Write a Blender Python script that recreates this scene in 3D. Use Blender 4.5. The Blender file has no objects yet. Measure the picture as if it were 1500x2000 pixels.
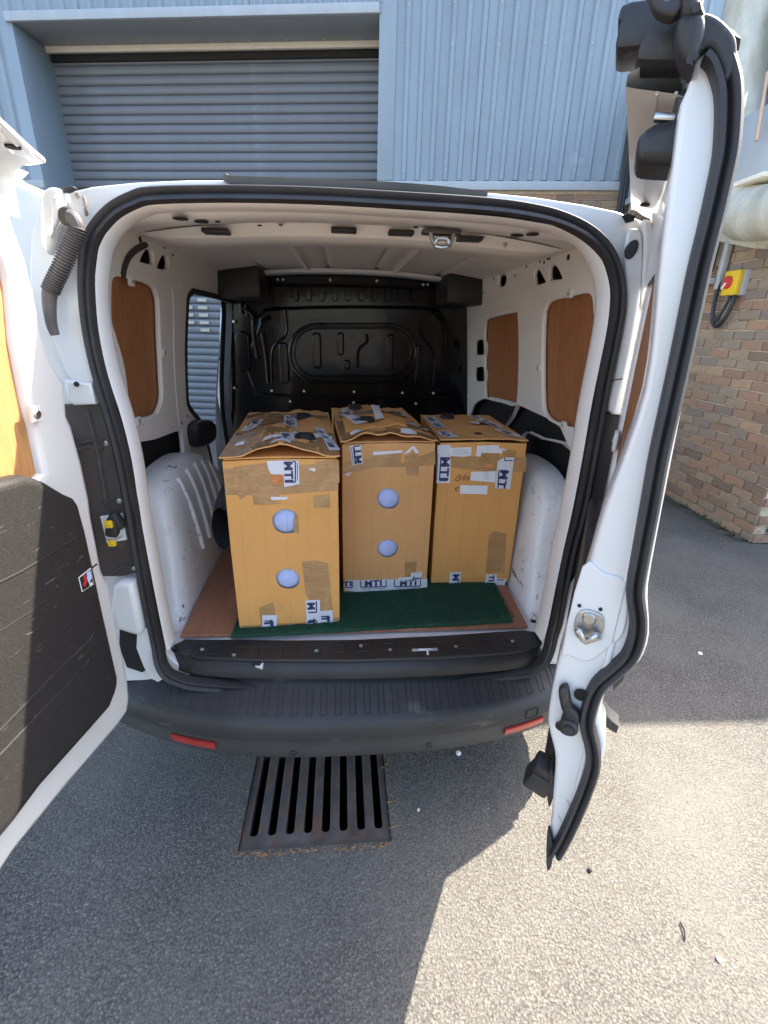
import bpy, bmesh, math, random
from mathutils import Vector, Matrix
import numpy as np

random.seed(7)
C = bpy.context.scene.collection
PI = math.pi

# ------------------------------------------------------------------ camera
FPX = 929.7                                    # focal length in pixels of the 1500 x 2000 photograph
CAM = np.array([-0.057, -1.25, 1.545])


def cam_basis(yaw, pitch, roll):
    cy, sy = math.cos(yaw), math.sin(yaw)
    f = np.array([sy * math.cos(pitch), cy * math.cos(pitch), -math.sin(pitch)])
    r = np.array([cy, -sy, 0.0])
    u = np.cross(r, f)
    c, s = math.cos(roll), math.sin(roll)
    return np.array([c * r + s * u, -s * r + c * u, f])


BASIS = cam_basis(math.radians(5.19), math.radians(21.33), math.radians(1.425))
cd = bpy.data.cameras.new('camera')
cam = bpy.data.objects.new('camera', cd)
C.objects.link(cam)
cd.sensor_fit = 'VERTICAL'
cd.sensor_height = 24.0
cd.lens = FPX / 2000 * 24.0
cd.clip_start = 0.05
cd.clip_end = 600
rt, up, fw = (Vector(b) for b in BASIS)
mw = Matrix((rt, up, -fw)).transposed().to_4x4()
mw.translation = Vector(CAM)
cam.matrix_world = mw
bpy.context.scene.camera = cam

# ------------------------------------------------------------------ light
SUN = Vector((0.78, 0.42, 1.0)).normalized()
w = bpy.data.worlds.new('World')
bpy.context.scene.world = w
w.use_nodes = True
nt = w.node_tree
bg = nt.nodes['Background']
sky = nt.nodes.new('ShaderNodeTexSky')
sky.sky_type = 'NISHITA'
sky.sun_disc = False
sky.sun_elevation = math.asin(SUN.z)
sky.sun_rotation = math.atan2(SUN.x, SUN.y)
sky.air_density = 1.0
sky.dust_density = 2.6
sky.ozone_density = 0.55
nt.links.new(sky.outputs[0], bg.inputs[0])
bg.inputs[1].default_value = 0.135
sl = bpy.data.lights.new('sun', 'SUN')
sl.energy = 3.8
sl.angle = math.radians(0.5)
sl.color = (1.0, 0.92, 0.80)
so = bpy.data.objects.new('sun', sl)
C.objects.link(so)
so.rotation_euler = SUN.to_track_quat('Z', 'Y').to_euler()
vs = bpy.context.scene.view_settings
vs.view_transform = 'Standard'
vs.look = 'None'
vs.exposure = 2.38
vs.gamma = 1.0
vs.use_curve_mapping = False
bpy.context.scene.cycles.max_bounces = 10
bpy.context.scene.cycles.diffuse_bounces = 6
bpy.context.scene.cycles.use_denoising = True


# ------------------------------------------------------------------ helpers
def at(px, py, n, k):
    """the point of the plane n.p = k seen at photograph pixel (px, py)"""
    if isinstance(n, str):
        n = np.eye(3)['xyz'.index(n)]
    n = np.asarray(n, float)
    d = BASIS.T @ np.array([(px - 750) / FPX, (1000 - py) / FPX, 1.0])
    t = (k - n @ CAM) / (n @ d)
    return Vector(CAM + t * d)


def node(nt, kind, **kw):
    n = nt.nodes.new(kind)
    for k, v in kw.items():
        if k in n.inputs:
            n.inputs[k].default_value = v
        else:
            setattr(n, k, v)
    return n


def ramp(nt, src, stops):
    r = nt.nodes.new('ShaderNodeValToRGB')
    e = r.color_ramp.elements
    e[0].position, e[0].color = stops[0][0], (*stops[0][1], 1)
    e[1].position, e[1].color = stops[-1][0], (*stops[-1][1], 1)
    for p, c in stops[1:-1]:
        x = e.new(p)
        x.color = (*c, 1)
    nt.links.new(src, r.inputs[0])
    return r.outputs[0]


def mix(nt, fac, a, b, mode='MIX'):
    m = nt.nodes.new('ShaderNodeMix')
    m.data_type = 'RGBA'
    m.blend_type = mode
    for i, v in ((0, fac), (6, a), (7, b)):
        if hasattr(v, 'links') or hasattr(v, 'is_linked'):
            nt.links.new(v, m.inputs[i])
        elif i == 0:
            m.inputs[0].default_value = v
        else:
            m.inputs[i].default_value = (*v, 1)
    return m.outputs[2]


def coords(nt, scale=(1, 1, 1), rot=(0, 0, 0), rand=False):
    tc = nt.nodes.new('ShaderNodeTexCoord')
    mp = nt.nodes.new('ShaderNodeMapping')
    mp.inputs['Scale'].default_value = scale
    mp.inputs['Rotation'].default_value = rot
    nt.links.new(tc.outputs['Object'], mp.inputs[0])
    return mp.outputs[0]


def noise(nt, vec, scale, detail=4, rough=.55, dist=0):
    n = nt.nodes.new('ShaderNodeTexNoise')
    n.inputs['Scale'].default_value = scale
    n.inputs['Detail'].default_value = detail
    n.inputs['Roughness'].default_value = rough
    n.inputs['Distortion'].default_value = dist
    nt.links.new(vec, n.inputs['Vector'])
    return n.outputs[0]


def newmat(name):
    m = bpy.data.materials.new(name)
    m.use_nodes = True
    nt = m.node_tree
    return m, nt, nt.nodes['Principled BSDF']


def bump(nt, b, h, strength=.3, dist=.01, chain=None):
    n = nt.nodes.new('ShaderNodeBump')
    n.inputs['Strength'].default_value = strength
    n.inputs['Distance'].default_value = dist
    nt.links.new(h, n.inputs['Height'])
    if chain is not None:
        nt.links.new(chain, n.inputs['Normal'])
    nt.links.new(n.outputs[0], b.inputs['Normal'])
    return n.outputs[0]


def simple(name, col, rough=.5, metal=0, var=.12, vscale=8, bscale=0, bstr=.2, coat=0, spec=.5, stretch=(1, 1, 1),
           dirt=None, dirt_amt=.5, dscale=5, dstretch=(1, 1, 1), dist=.004):
    m, nt, b = newmat(name)
    v = coords(nt, stretch)
    n = noise(nt, v, vscale, 6)
    a = tuple(max(0, c * (1 - var)) for c in col)
    d = tuple(min(1, c * (1 + var)) for c in col)
    c = ramp(nt, n, [(.3, a), (.7, d)])
    if dirt:
        dn = noise(nt, coords(nt, dstretch), dscale, 8, .65, .3)
        f = ramp(nt, dn, [(dirt_amt, (0, 0, 0)), (dirt_amt + .09, (1, 1, 1))])
        c = mix(nt, f, c, dirt)
    nt.links.new(c, b.inputs['Base Color'])
    b.inputs['Roughness'].default_value = rough
    b.inputs['Metallic'].default_value = metal
    b.inputs['Specular IOR Level'].default_value = spec
    b.inputs['Coat Weight'].default_value = coat
    b.inputs['Coat Roughness'].default_value = .08
    if bscale:
        bump(nt, b, noise(nt, coords(nt, stretch), bscale, 4), bstr, dist)
    return m


M = {}
M['white'] = simple('white_paint', (.70, .69, .665), .28, var=.03, vscale=3, coat=.6, dirt=(.36, .31, .25), dirt_amt=.66, dscale=13)
M['white_in'] = simple('white_primer_paint', (.86, .83, .78), .42, var=.03, vscale=4, coat=.15, dirt=(.22, .19, .16), dirt_amt=.67, dscale=17)


def scuffed():
    m, nt, b = newmat('scuffed_white_paint')
    n = noise(nt, coords(nt), 4, 5)
    c = ramp(nt, n, [(.3, (.72, .72, .71)), (.7, (.82, .82, .81))])
    s = noise(nt, coords(nt, (1.6, .35, 1.0), (.5, .3, .2)), 26, 9, .7, .8)
    g = noise(nt, coords(nt), 3.5, 3)
    f = ramp(nt, s, [(.60, (0, 0, 0)), (.625, (1, 1, 1))])
    f2 = ramp(nt, g, [(.45, (0, 0, 0)), (.6, (1, 1, 1))])
    c = mix(nt, mix(nt, 1.0, f, f2, 'MULTIPLY'), c, (.05, .045, .04))
    d = noise(nt, coords(nt), 14, 8, .7)
    c = mix(nt, ramp(nt, d, [(.56, (0, 0, 0)), (.75, (.5, .5, .5))]), c, (.36, .31, .25))
    nt.links.new(c, b.inputs['Base Color'])
    b.inputs['Roughness'].default_value = .38
    b.inputs['Coat Weight'].default_value = .2
    bump(nt, b, noise(nt, coords(nt), 6, 3), .15, .01)
    return m


M['scuff'] = scuffed()
M['roof_in'] = simple('grey_roof_primer', (.78, .74, .68), .5, var=.06, vscale=3)
M['rubber'] = simple('black_rubber', (.028, .027, .028), .55, var=.25, vscale=12, bscale=40, bstr=.15, dirt=(.12, .11, .10), dirt_amt=.66, dscale=14)
M['plastic'] = simple('black_plastic', (.022, .021, .021), .48, var=.2, vscale=9, bscale=350, bstr=.25, dist=.001, dirt=(.075, .068, .06), dirt_amt=.62, dscale=8)
M['bumper'] = simple('dark_grey_plastic', (.027, .026, .027), .5, var=.2, vscale=6, bscale=420, bstr=.3, dist=.001, dirt=(.09, .083, .075), dirt_amt=.60, dscale=5, dstretch=(1, 2, 3))
M['bumper_low'] = simple('grey_plastic', (.060, .057, .053), .55, var=.12, vscale=6, bscale=420, bstr=.3, dist=.001)
M['void'] = simple('dark_cavity_shade', (.012, .011, .010), .8, var=.2)
M['bulk'] = simple('black_gloss_panel', (.004, .004, .004), .16, spec=.30, var=.3, vscale=5, coat=.1, bscale=5, bstr=.12, dist=.02)
M['brownplastic'] = simple('brown_grey_plastic', (.055, .045, .038), .5, var=.2, vscale=9, bscale=200, bstr=.2, dist=.001, dirt=(.12, .1, .08), dirt_amt=.6)
M['hose'] = simple('hose_rubber', (.10, .088, .085), .5, var=.15, vscale=20)
M['steel'] = simple('bright_steel', (.50, .50, .49), .33, 1.0, var=.15, vscale=20, bscale=30, bstr=.2)


def trimmat():
    m, nt, b = newmat('grained_black_trim')
    n = noise(nt, coords(nt), 420, 2)
    c = ramp(nt, n, [(.35, (.017, .016, .0155)), (.7, (.040, .037, .035))])
    s = noise(nt, coords(nt, (1, 2.2, 9), (.9, 0, 0)), 11, 7, .7, .4)
    c = mix(nt, ramp(nt, s, [(.63, (0, 0, 0)), (.70, (.75, .75, .75))]), c, (.20, .165, .13))
    d = noise(nt, coords(nt), 5, 6, .65)
    c = mix(nt, ramp(nt, d, [(.55, (0, 0, 0)), (.8, (.4, .4, .4))]), c, (.075, .068, .062))
    nt.links.new(c, b.inputs['Base Color'])
    b.inputs['Roughness'].default_value = .55
    b.inputs['Specular IOR Level'].default_value = .22
    bump(nt, b, n, .2, .0012)
    return m


M['trim'] = trimmat()
M['yellow'] = simple('yellow_plastic', (.75, .48, .02), .45, var=.1)
M['red'] = simple('red_lens', (.42, .035, .025), .22, var=.1, coat=.5, vscale=20)
M['redknob'] = simple('red_plastic', (.55, .03, .02), .4, var=.1)
M['whitepl'] = simple('white_plastic', (.72, .72, .69), .45, var=.05)
M['greypl'] = simple('grey_plastic_box', (.42, .43, .43), .5, var=.08)
M['tyre'] = simple('tyre_rubber', (.02, .02, .021), .8, var=.3, vscale=30, bscale=60)
M['cloth'] = simple('dark_grey_cloth', (.035, .037, .045), .95, var=.35, vscale=60, bscale=220, bstr=.7, dist=.004)
M['ironbar'] = simple('weathered_cast_iron', (.105, .088, .078), .7, .15, var=.35, vscale=14, bscale=90, bstr=.5, dist=.004, dirt=(.15, .085, .055), dirt_amt=.52, dscale=18)
M['soil'] = simple('dry_debris', (.2, .12, .06), .95, var=.6, vscale=60)
M['pit'] = simple('drain_pit', (.01, .01, .01), .9)
M['stone'] = simple('white_chip', (.75, .72, .66), .8, var=.1)
M['leaf'] = simple('dry_leaf', (.33, .17, .07), .8, var=.3, vscale=60)
M['ink'] = simple('navy_ink', (.025, .03, .10), .5, var=.1)
M['inkgrey'] = simple('grey_ink', (.33, .34, .38), .6, var=.1)
M['pen'] = simple('black_pen', (.02, .02, .02), .5, var=.1)
M['paper'] = simple('white_paper', (.72, .72, .74), .6, var=.06, vscale=14, bscale=24, bstr=.2)
M['tapelabel'] = simple('white_printed_tape', (.66, .67, .72), .3, var=.06, vscale=14, bscale=30, bstr=.35)
M['orange'] = simple('torn_orange_card', (.62, .24, .08), .8, var=.3, vscale=60)
M['blackcap'] = simple('black_cap', (.02, .02, .022), .4, var=.2)
M['duct'] = None
M['cable'] = simple('black_cable', (.025, .025, .028), .5)
M['cream'] = simple('cream_metal', (.74, .68, .56), .45, var=.05, vscale=4, dirt=(.4, .35, .27), dirt_amt=.66, dscale=7)
M['bolt'] = simple('pale_bolt', (.6, .58, .52), .35, .6)
M['moss'] = simple('moss', (.11, .105, .055), .95, var=.5, vscale=40, bscale=90, bstr=1)
M['ballwrap'] = simple('pale_blue_foam', (.45, .53, .82), .55, var=.05, vscale=6)


def ply(name, a, b_, stretch=(6, 6, .6)):
    m, nt, b = newmat(name)
    n = noise(nt, coords(nt, stretch), 5, 8, .6, 1.2)
    c = ramp(nt, n, [(.25, a), (.75, b_)])
    f = noise(nt, coords(nt, (20, 20, 1.2)), 9, 4)
    c = mix(nt, ramp(nt, f, [(.45, (0, 0, 0)), (.75, (.6, .6, .6))]), c, tuple(x * .5 for x in a))
    s = noise(nt, coords(nt, (3, 3, 12), (.4, .2, 0)), 30, 6, .7)
    c = mix(nt, ramp(nt, s, [(.70, (0, 0, 0)), (.74, (.6, .6, .6))]), c, (.55, .42, .3))
    nt.links.new(c, b.inputs['Base Color'])
    b.inputs['Roughness'].default_value = .55
    bump(nt, b, f, .12, .002)
    return m


M['ply'] = ply('plywood', (.33, .125, .045), (.44, .185, .07))
M['plydoor'] = ply('door_plywood', (.44, .20, .07), (.56, .28, .105))
M['plyfloor'] = ply('floor_plywood', (.28, .12, .065), (.43, .20, .11), (3, 1.2, 3))


def cardboard(name, a, b_, fold=.10):
    m, nt, b = newmat(name)
    n = noise(nt, coords(nt), 4, 8, .65)
    c = ramp(nt, n, [(.3, a), (.7, b_)])
    wv = nt.nodes.new('ShaderNodeTexWave')
    wv.inputs['Scale'].default_value = 46
    wv.inputs['Distortion'].default_value = .4
    wv.bands_direction = 'X'
    nt.links.new(coords(nt), wv.inputs[0])
    c = mix(nt, .045, c, mix(nt, wv.outputs[0], tuple(x * .55 for x in a), b_))
    wf = nt.nodes.new('ShaderNodeTexWave')
    wf.inputs['Scale'].default_value = 4.6
    wf.inputs['Distortion'].default_value = 1.2
    wf.inputs['Detail'].default_value = 1
    wf.bands_direction = 'X'
    nt.links.new(coords(nt, (1, 1, .05)), wf.inputs[0])
    c = mix(nt, ramp(nt, wf.outputs[0], [(.955, (0, 0, 0)), (1, (fold, fold, fold))]), c, tuple(x * .6 for x in a))
    f = noise(nt, coords(nt, (1, 1, 1)), 90, 4)
    c = mix(nt, ramp(nt, f, [(.55, (0, 0, 0)), (.8, (.25, .25, .25))]), c, tuple(x * .6 for x in a))
    d = noise(nt, coords(nt, (2, 1, .7)), 6, 6, .7)
    c = mix(nt, ramp(nt, d, [(.62, (0, 0, 0)), (.85, (.4, .4, .4))]), c, (.30, .17, .07))
    nt.links.new(c, b.inputs['Base Color'])
    b.inputs['Roughness'].default_value = .75
    b.inputs['Specular IOR Level'].default_value = .25
    x = bump(nt, b, wv.outputs[0], .10, .002)
    bump(nt, b, noise(nt, coords(nt), 6, 4), .5, .02, x)
    return m


M['card'] = cardboard('cardboard', (.71, .355, .105), (.78, .40, .13))
M['card2'] = cardboard('cardboard_brown', (.62, .325, .125), (.69, .37, .15))
M['card3'] = cardboard('cardboard_dark', (.64, .315, .095), (.70, .36, .115), .15)


def tapemat():
    m, nt, b = newmat('brown_parcel_tape')
    n = noise(nt, coords(nt, (1, 1, 1)), 12, 6, .6, 1.5)
    c = ramp(nt, n, [(.25, (.33, .175, .065)), (.75, (.55, .31, .12))])
    nt.links.new(c, b.inputs['Base Color'])
    b.inputs['Roughness'].default_value = .16
    b.inputs['Coat Weight'].default_value = .5
    bump(nt, b, noise(nt, coords(nt, (1, 1, 2.5), (.3, .5, .2)), 28, 5, .6, 1.5), .65, .006)
    return m


M['tape'] = tapemat()


def turf():
    m, nt, b = newmat('green_turf')
    v = coords(nt)
    n = noise(nt, v, 240, 3)
    c = ramp(nt, n, [(.35, (.004, .03, .016)), (.55, (.012, .085, .042)), (.75, (.035, .16, .08))])
    n2 = noise(nt, v, 12, 4)
    c = mix(nt, ramp(nt, n2, [(.4, (0, 0, 0)), (.8, (.35, .35, .35))]), c, (.01, .035, .02))
    n3 = noise(nt, v, 150, 2, .5)
    c = mix(nt, ramp(nt, n3, [(.74, (0, 0, 0)), (.76, (.7, .7, .7))]), c, (.20, .20, .14))
    nt.links.new(c, b.inputs['Base Color'])
    b.inputs['Roughness'].default_value = .85
    bump(nt, b, n, 1.0, .006)
    return m


M['turf'] = turf()


def asphalt():
    m, nt, b = newmat('worn_asphalt')
    v = coords(nt)
    vor = nt.nodes.new('ShaderNodeTexVoronoi')
    vor.inputs['Scale'].default_value = 150
    vor.inputs['Randomness'].default_value = 1
    warp = nt.nodes.new('ShaderNodeVectorMath')
    warp.operation = 'MULTIPLY_ADD'
    nz = nt.nodes.new('ShaderNodeTexNoise')
    nz.inputs['Scale'].default_value = 90
    nt.links.new(v, nz.inputs['Vector'])
    warp.inputs[1].default_value = (.008, .008, .008)
    nt.links.new(nz.outputs['Color'], warp.inputs[0])
    nt.links.new(v, warp.inputs[2])
    nt.links.new(warp.outputs[0], vor.inputs['Vector'])
    sep = nt.nodes.new('ShaderNodeSeparateColor')
    nt.links.new(vor.outputs['Color'], sep.inputs[0])
    c = ramp(nt, sep.outputs[0], [(0, (.112, .103, .090)), (.5, (.150, .138, .117)), (.9, (.188, .172, .144)), (1, (.27, .245, .20))])
    d = ramp(nt, vor.outputs['Distance'], [(.25, (0, 0, 0)), (.75, (1, 1, 1))])
    c = mix(nt, d, c, (.05, .046, .042))
    big = noise(nt, v, 1.3, 6, .6)
    c = mix(nt, ramp(nt, big, [(.35, (0, 0, 0)), (.7, (.5, .5, .5))]), c, (.20, .184, .157))
    st = noise(nt, v, 3.1, 7, .7)
    c = mix(nt, ramp(nt, st, [(.57, (0, 0, 0)), (.75, (.28, .28, .28))]), c, (.07, .065, .06))
    nt.links.new(c, b.inputs['Base Color'])
    b.inputs['Roughness'].default_value = .8
    b.inputs['Specular IOR Level'].default_value = .3
    inv = nt.nodes.new('ShaderNodeMath')
    inv.operation = 'MULTIPLY_ADD'
    inv.inputs[1].default_value = -1.0
    nt.links.new(vor.outputs['Distance'], inv.inputs[0])
    mm = nt.nodes.new('ShaderNodeMath')
    mm.operation = 'MULTIPLY'
    mm.inputs[1].default_value = .9
    nt.links.new(sep.outputs[1], mm.inputs[0])
    nt.links.new(mm.outputs[0], inv.inputs[2])
    x = bump(nt, b, inv.outputs[0], .30, .006)
    x = bump(nt, b, noise(nt, v, 130, 3, .6), .70, .010, x)
    bump(nt, b, noise(nt, v, 24, 6, .7), .40, .02, x)
    return m


M['asphalt'] = asphalt()


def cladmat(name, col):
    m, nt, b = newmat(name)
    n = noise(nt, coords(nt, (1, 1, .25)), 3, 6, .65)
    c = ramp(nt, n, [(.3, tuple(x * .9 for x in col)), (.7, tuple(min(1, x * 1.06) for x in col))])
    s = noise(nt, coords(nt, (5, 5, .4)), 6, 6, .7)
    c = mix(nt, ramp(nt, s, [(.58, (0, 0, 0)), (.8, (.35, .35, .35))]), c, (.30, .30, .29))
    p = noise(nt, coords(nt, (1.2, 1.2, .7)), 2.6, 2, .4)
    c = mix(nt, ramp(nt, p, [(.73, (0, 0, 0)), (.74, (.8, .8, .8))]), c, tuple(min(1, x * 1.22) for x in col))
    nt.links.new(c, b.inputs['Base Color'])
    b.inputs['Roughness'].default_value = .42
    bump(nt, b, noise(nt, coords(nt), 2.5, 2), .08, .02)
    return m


M['clad'] = cladmat('pale_blue_cladding', (.25, .305, .35))
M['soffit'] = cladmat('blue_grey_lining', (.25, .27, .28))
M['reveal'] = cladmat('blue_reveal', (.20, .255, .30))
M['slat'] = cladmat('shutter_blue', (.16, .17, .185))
M['trimgrey'] = cladmat('pale_grey_flashing', (.38, .41, .43))


def brickmat():
    m, nt, b = newmat('mixed_brick')
    oi = nt.nodes.new('ShaderNodeObjectInfo')
    c = ramp(nt, oi.outputs['Random'], [(0, (.19, .13, .09)), (.2, (.32, .185, .115)), (.4, (.40, .225, .125)), (.55, (.26, .205, .15)),
                                        (.7, (.38, .265, .165)), (.85, (.21, .165, .13)), (1, (.44, .28, .165))])
    n = noise(nt, coords(nt), 9, 6, .7)
    c = mix(nt, ramp(nt, n, [(.4, (0, 0, 0)), (.75, (.6, .6, .6))]), c, (.25, .19, .145))
    n2 = noise(nt, coords(nt), 45, 5, .7)
    c = mix(nt, ramp(nt, n2, [(.5, (0, 0, 0)), (.8, (.5, .5, .5))]), c, (.36, .27, .20))
    nt.links.new(c, b.inputs['Base Color'])
    b.inputs['Roughness'].default_value = .9
    bump(nt, b, n2, .5, .006)
    return m


M['brick'] = brickmat()
M['mortar'] = simple('mortar', (.62, .51, .37), .95, var=.25, vscale=18, bscale=70, bstr=.6, dirt=(.2, .18, .13), dirt_amt=.58)


def ductmat():
    m, nt, b = newmat('weathered_galvanised')
    n = noise(nt, coords(nt, (1, 1, .4)), 7, 7, .7)
    c = ramp(nt, n, [(.3, (.42, .39, .30)), (.6, (.60, .57, .48)), (.8, (.70, .68, .60))])
    s = noise(nt, coords(nt, (1, 1, .6)), 4, 5)
    c = mix(nt, ramp(nt, s, [(.5, (0, 0, 0)), (.75, (.6, .6, .6))]), c, (.26, .25, .12))
    nt.links.new(c, b.inputs['Base Color'])
    b.inputs['Roughness'].default_value = .55
    b.inputs['Metallic'].default_value = .25
    bump(nt, b, n, .2, .01)
    return m


M['duct'] = ductmat()


# ---------------------------------------------------------------- mesh builders
def finish(me, mat, angle=38, smooth=True):
    if mat is not None:
        me.materials.append(mat)
    if smooth and len(me.polygons):
        me.polygons.foreach_set('use_smooth', [True] * len(me.polygons))
        try:
            me.set_sharp_from_angle(angle=math.radians(angle))
        except Exception:
            pass
    me.update()


def link(name, me, parent=None, label=None, cat=None, group=None, kind=None):
    o = bpy.data.objects.new(name, me)
    C.objects.link(o)
    if parent is not None:
        o.parent = parent
    for k, v in (('label', label), ('category', cat), ('group', group), ('kind', kind)):
        if v:
            o[k] = v
    return o


def thing(name, label, cat, loc=(0, 0, 0), rz=0, group=None):
    o = bpy.data.objects.new(name, None)
    C.objects.link(o)
    o.empty_display_size = .1
    o.location = loc
    o.rotation_euler = (0, 0, rz)
    o['label'] = label
    o['category'] = cat
    if group:
        o['group'] = group
    return o


def pyd(name, vs, fs, mat, parent=None, smooth=True, angle=38, **kw):
    me = bpy.data.meshes.new(name)
    me.from_pydata([tuple(v) for v in vs], [], fs)
    bm = bmesh.new()
    bm.from_mesh(me)
    bmesh.ops.recalc_face_normals(bm, faces=bm.faces)
    bm.to_mesh(me)
    bm.free()
    finish(me, mat, angle, smooth)
    return link(name, me, parent, **kw)


def smooth_loop(pts, n=6, closed=True):
    """Catmull-Rom through the points"""
    P = [np.array(p, float) for p in pts]
    m = len(P)
    out = []
    for i in range(m if closed else m - 1):
        a, b, c, d = ((P[(i + j) % m] if closed else P[min(max(i + j, 0), m - 1)]) for j in (-1, 0, 1, 2))
        for s in range(n):
            t = s / n
            out.append(.5 * ((2 * b) + (c - a) * t + (2 * a - 5 * b + 4 * c - d) * t * t + (3 * b - 3 * c + d - a) * t ** 3))
    if not closed:
        out.append(P[-1])
    return out


def rrect(u0, v0, u1, v1, r, n=5):
    out = []
    for cx, cy, a0 in ((u1 - r, v1 - r, 0), (u0 + r, v1 - r, 90), (u0 + r, v0 + r, 180), (u1 - r, v0 + r, 270)):
        for i in range(n + 1):
            a = math.radians(a0 + 90 * i / n)
            out.append((cx + r * math.cos(a), cy + r * math.sin(a)))
    return out


def plate_mesh(name, outer, holes, depth, bevel, O, U, V, res=2):
    """flat plate with rounded edges; outline in (u, v); O + u U + v V, thickness centred on O along U x V"""
    cu = bpy.data.curves.new(name, 'CURVE')
    cu.dimensions = '2D'
    cu.fill_mode = 'BOTH'
    cu.extrude = max(depth / 2 - bevel, 0)
    cu.bevel_depth = bevel
    cu.bevel_resolution = res
    cu.offset = -bevel
    for loop in [outer] + list(holes):
        s = cu.splines.new('POLY')
        s.points.add(len(loop) - 1)
        for p, q in zip(s.points, loop):
            p.co = (q[0], q[1], 0, 1)
        s.use_cyclic_u = True
    ob = bpy.data.objects.new(name, cu)
    me = bpy.data.meshes.new_from_object(ob)
    bpy.data.objects.remove(ob)
    bpy.data.curves.remove(cu)
    U, V, O = Vector(U), Vector(V), Vector(O)
    N = U.cross(V).normalized()
    mt = Matrix((U, V, N)).transposed().to_4x4()
    mt.translation = O
    me.transform(mt)
    me.name = name
    return me


def plate(name, outer, holes, depth, bevel, O, U, V, mat, parent=None, res=2, **kw):
    me = plate_mesh(name, outer, holes, depth, bevel, O, U, V, res)
    me.materials.clear()
    finish(me, mat, 40)
    return link(name, me, parent, **kw)


class Plane:
    """a plane n.p = k with in-plane axes; trace() turns photograph pixels into (u, v)"""

    def __init__(self, n, k, U, V):
        self.n, self.k = np.array(n, float), k
        self.U, self.V = Vector(U).normalized(), Vector(V).normalized()
        self.O = Vector(self.n * k / (self.n @ self.n))
        self.N = self.U.cross(self.V).normalized()

    def uv(self, px, py):
        p = at(px, py, self.n, self.k) - self.O
        return (p.dot(self.U), p.dot(self.V))

    def trace(self, pts):
        return [self.uv(*p) for p in pts]

    def p(self, u, v, d=0):
        return self.O + self.U * u + self.V * v + self.N * d

    def uvw(self, pt):
        q = Vector(pt) - self.O
        return (q.dot(self.U), q.dot(self.V))

    def plate(self, name, outer, holes, depth, bevel, mat, parent, off=0, **kw):
        return plate(name, outer, holes, depth, bevel, self.O + self.N * off, self.U, self.V, mat, parent, **kw)


def tube_data(path, rad, seg=10, closed=False, prof=None):
    P = [Vector(p) for p in path]
    n = len(P)
    vs, fs = [], []
    ref = None
    for i in range(n):
        a = P[(i - 1) % n] if (closed or i > 0) else P[i]
        b = P[(i + 1) % n] if (closed or i < n - 1) else P[i]
        t = (b - a).normalized()
        if ref is None:
            ref = t.orthogonal().normalized()
        ref = (ref - t * ref.dot(t)).normalized()
        s = t.cross(ref)
        r = rad[i] if hasattr(rad, '__len__') else rad
        for j in range(seg):
            an = 2 * PI * j / seg
            vs.append(P[i] + ref * (r * math.cos(an)) + s * (r * math.sin(an)))
    m = n if closed else n - 1
    for i in range(m):
        for j in range(seg):
            a, b = i * seg + j, i * seg + (j + 1) % seg
            c, d = ((i + 1) % n) * seg + (j + 1) % seg, ((i + 1) % n) * seg + j
            fs.append((a, b, c, d))
    if not closed:
        fs.append(tuple(range(seg - 1, -1, -1)))
        fs.append(tuple(range((n - 1) * seg, n * seg)))
    return vs, fs


def tube(name, path, rad, mat, parent=None, seg=10, closed=False, **kw):
    vs, fs = tube_data(path, rad, seg, closed)
    return pyd(name, vs, fs, mat, parent, **kw)


def tubes(name, paths, rad, mat, parent=None, seg=6, **kw):
    V, F = [], []
    for p in paths:
        vs, fs = tube_data(p, rad, seg)
        o = len(V)
        V += vs
        F += [tuple(i + o for i in f) for f in fs]
    return pyd(name, V, F, mat, parent, **kw)


def sweep(name, path, prof, N, mat, parent=None, closed=True, **kw):
    """profile (side, N) swept along a nearly planar path"""
    P = [Vector(p) for p in path]
    N = Vector(N).normalized()
    n, m = len(P), len(prof)
    vs, fs = [], []
    for i in range(n):
        a = P[(i - 1) % n] if (closed or i > 0) else P[i]
        b = P[(i + 1) % n] if (closed or i < n - 1) else P[i]
        t = (b - a).normalized()
        s = t.cross(N).normalized()
        for u, v in prof:
            vs.append(P[i] + s * u + N * v)
    for i in range(n if closed else n - 1):
        for j in range(m):
            a, b = i * m + j, i * m + (j + 1) % m
            c, d = ((i + 1) % n) * m + (j + 1) % m, ((i + 1) % n) * m + j
            fs.append((a, b, c, d))
    if not closed:
        fs.append(tuple(range(m)))
        fs.append(tuple(range((n - 1) * m, n * m)))
    return pyd(name, vs, fs, mat, parent, **kw)


def grid(name, rows, mat, parent=None, skip=None, angle=40, **kw):
    n, m = len(rows), len(rows[0])
    vs = [p for r in rows for p in r]
    fs = []
    for i in range(n - 1):
        for j in range(m - 1):
            if skip and skip(i, j):
                continue
            fs.append((i * m + j, i * m + j + 1, (i + 1) * m + j + 1, (i + 1) * m + j))
    return pyd(name, vs, fs, mat, parent, angle=angle, **kw)


def box_mesh(name, size, bevel=.004, seg=2):
    me = bpy.data.meshes.new(name)
    bm = bmesh.new()
    bmesh.ops.create_cube(bm, size=1)
    bmesh.ops.scale(bm, vec=size, verts=bm.verts)
    if bevel:
        bmesh.ops.bevel(bm, geom=list(bm.edges), offset=bevel, segments=seg, affect='EDGES', profile=.5)
    bm.to_mesh(me)
    bm.free()
    return me


def box(name, loc, size, mat, parent=None, bevel=.004, rot=(0, 0, 0), seg=2, **kw):
    me = box_mesh(name, size, bevel, seg)
    finish(me, mat, 40)
    o = link(name, me, parent, **kw)
    o.location = loc
    o.rotation_euler = rot
    return o


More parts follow.
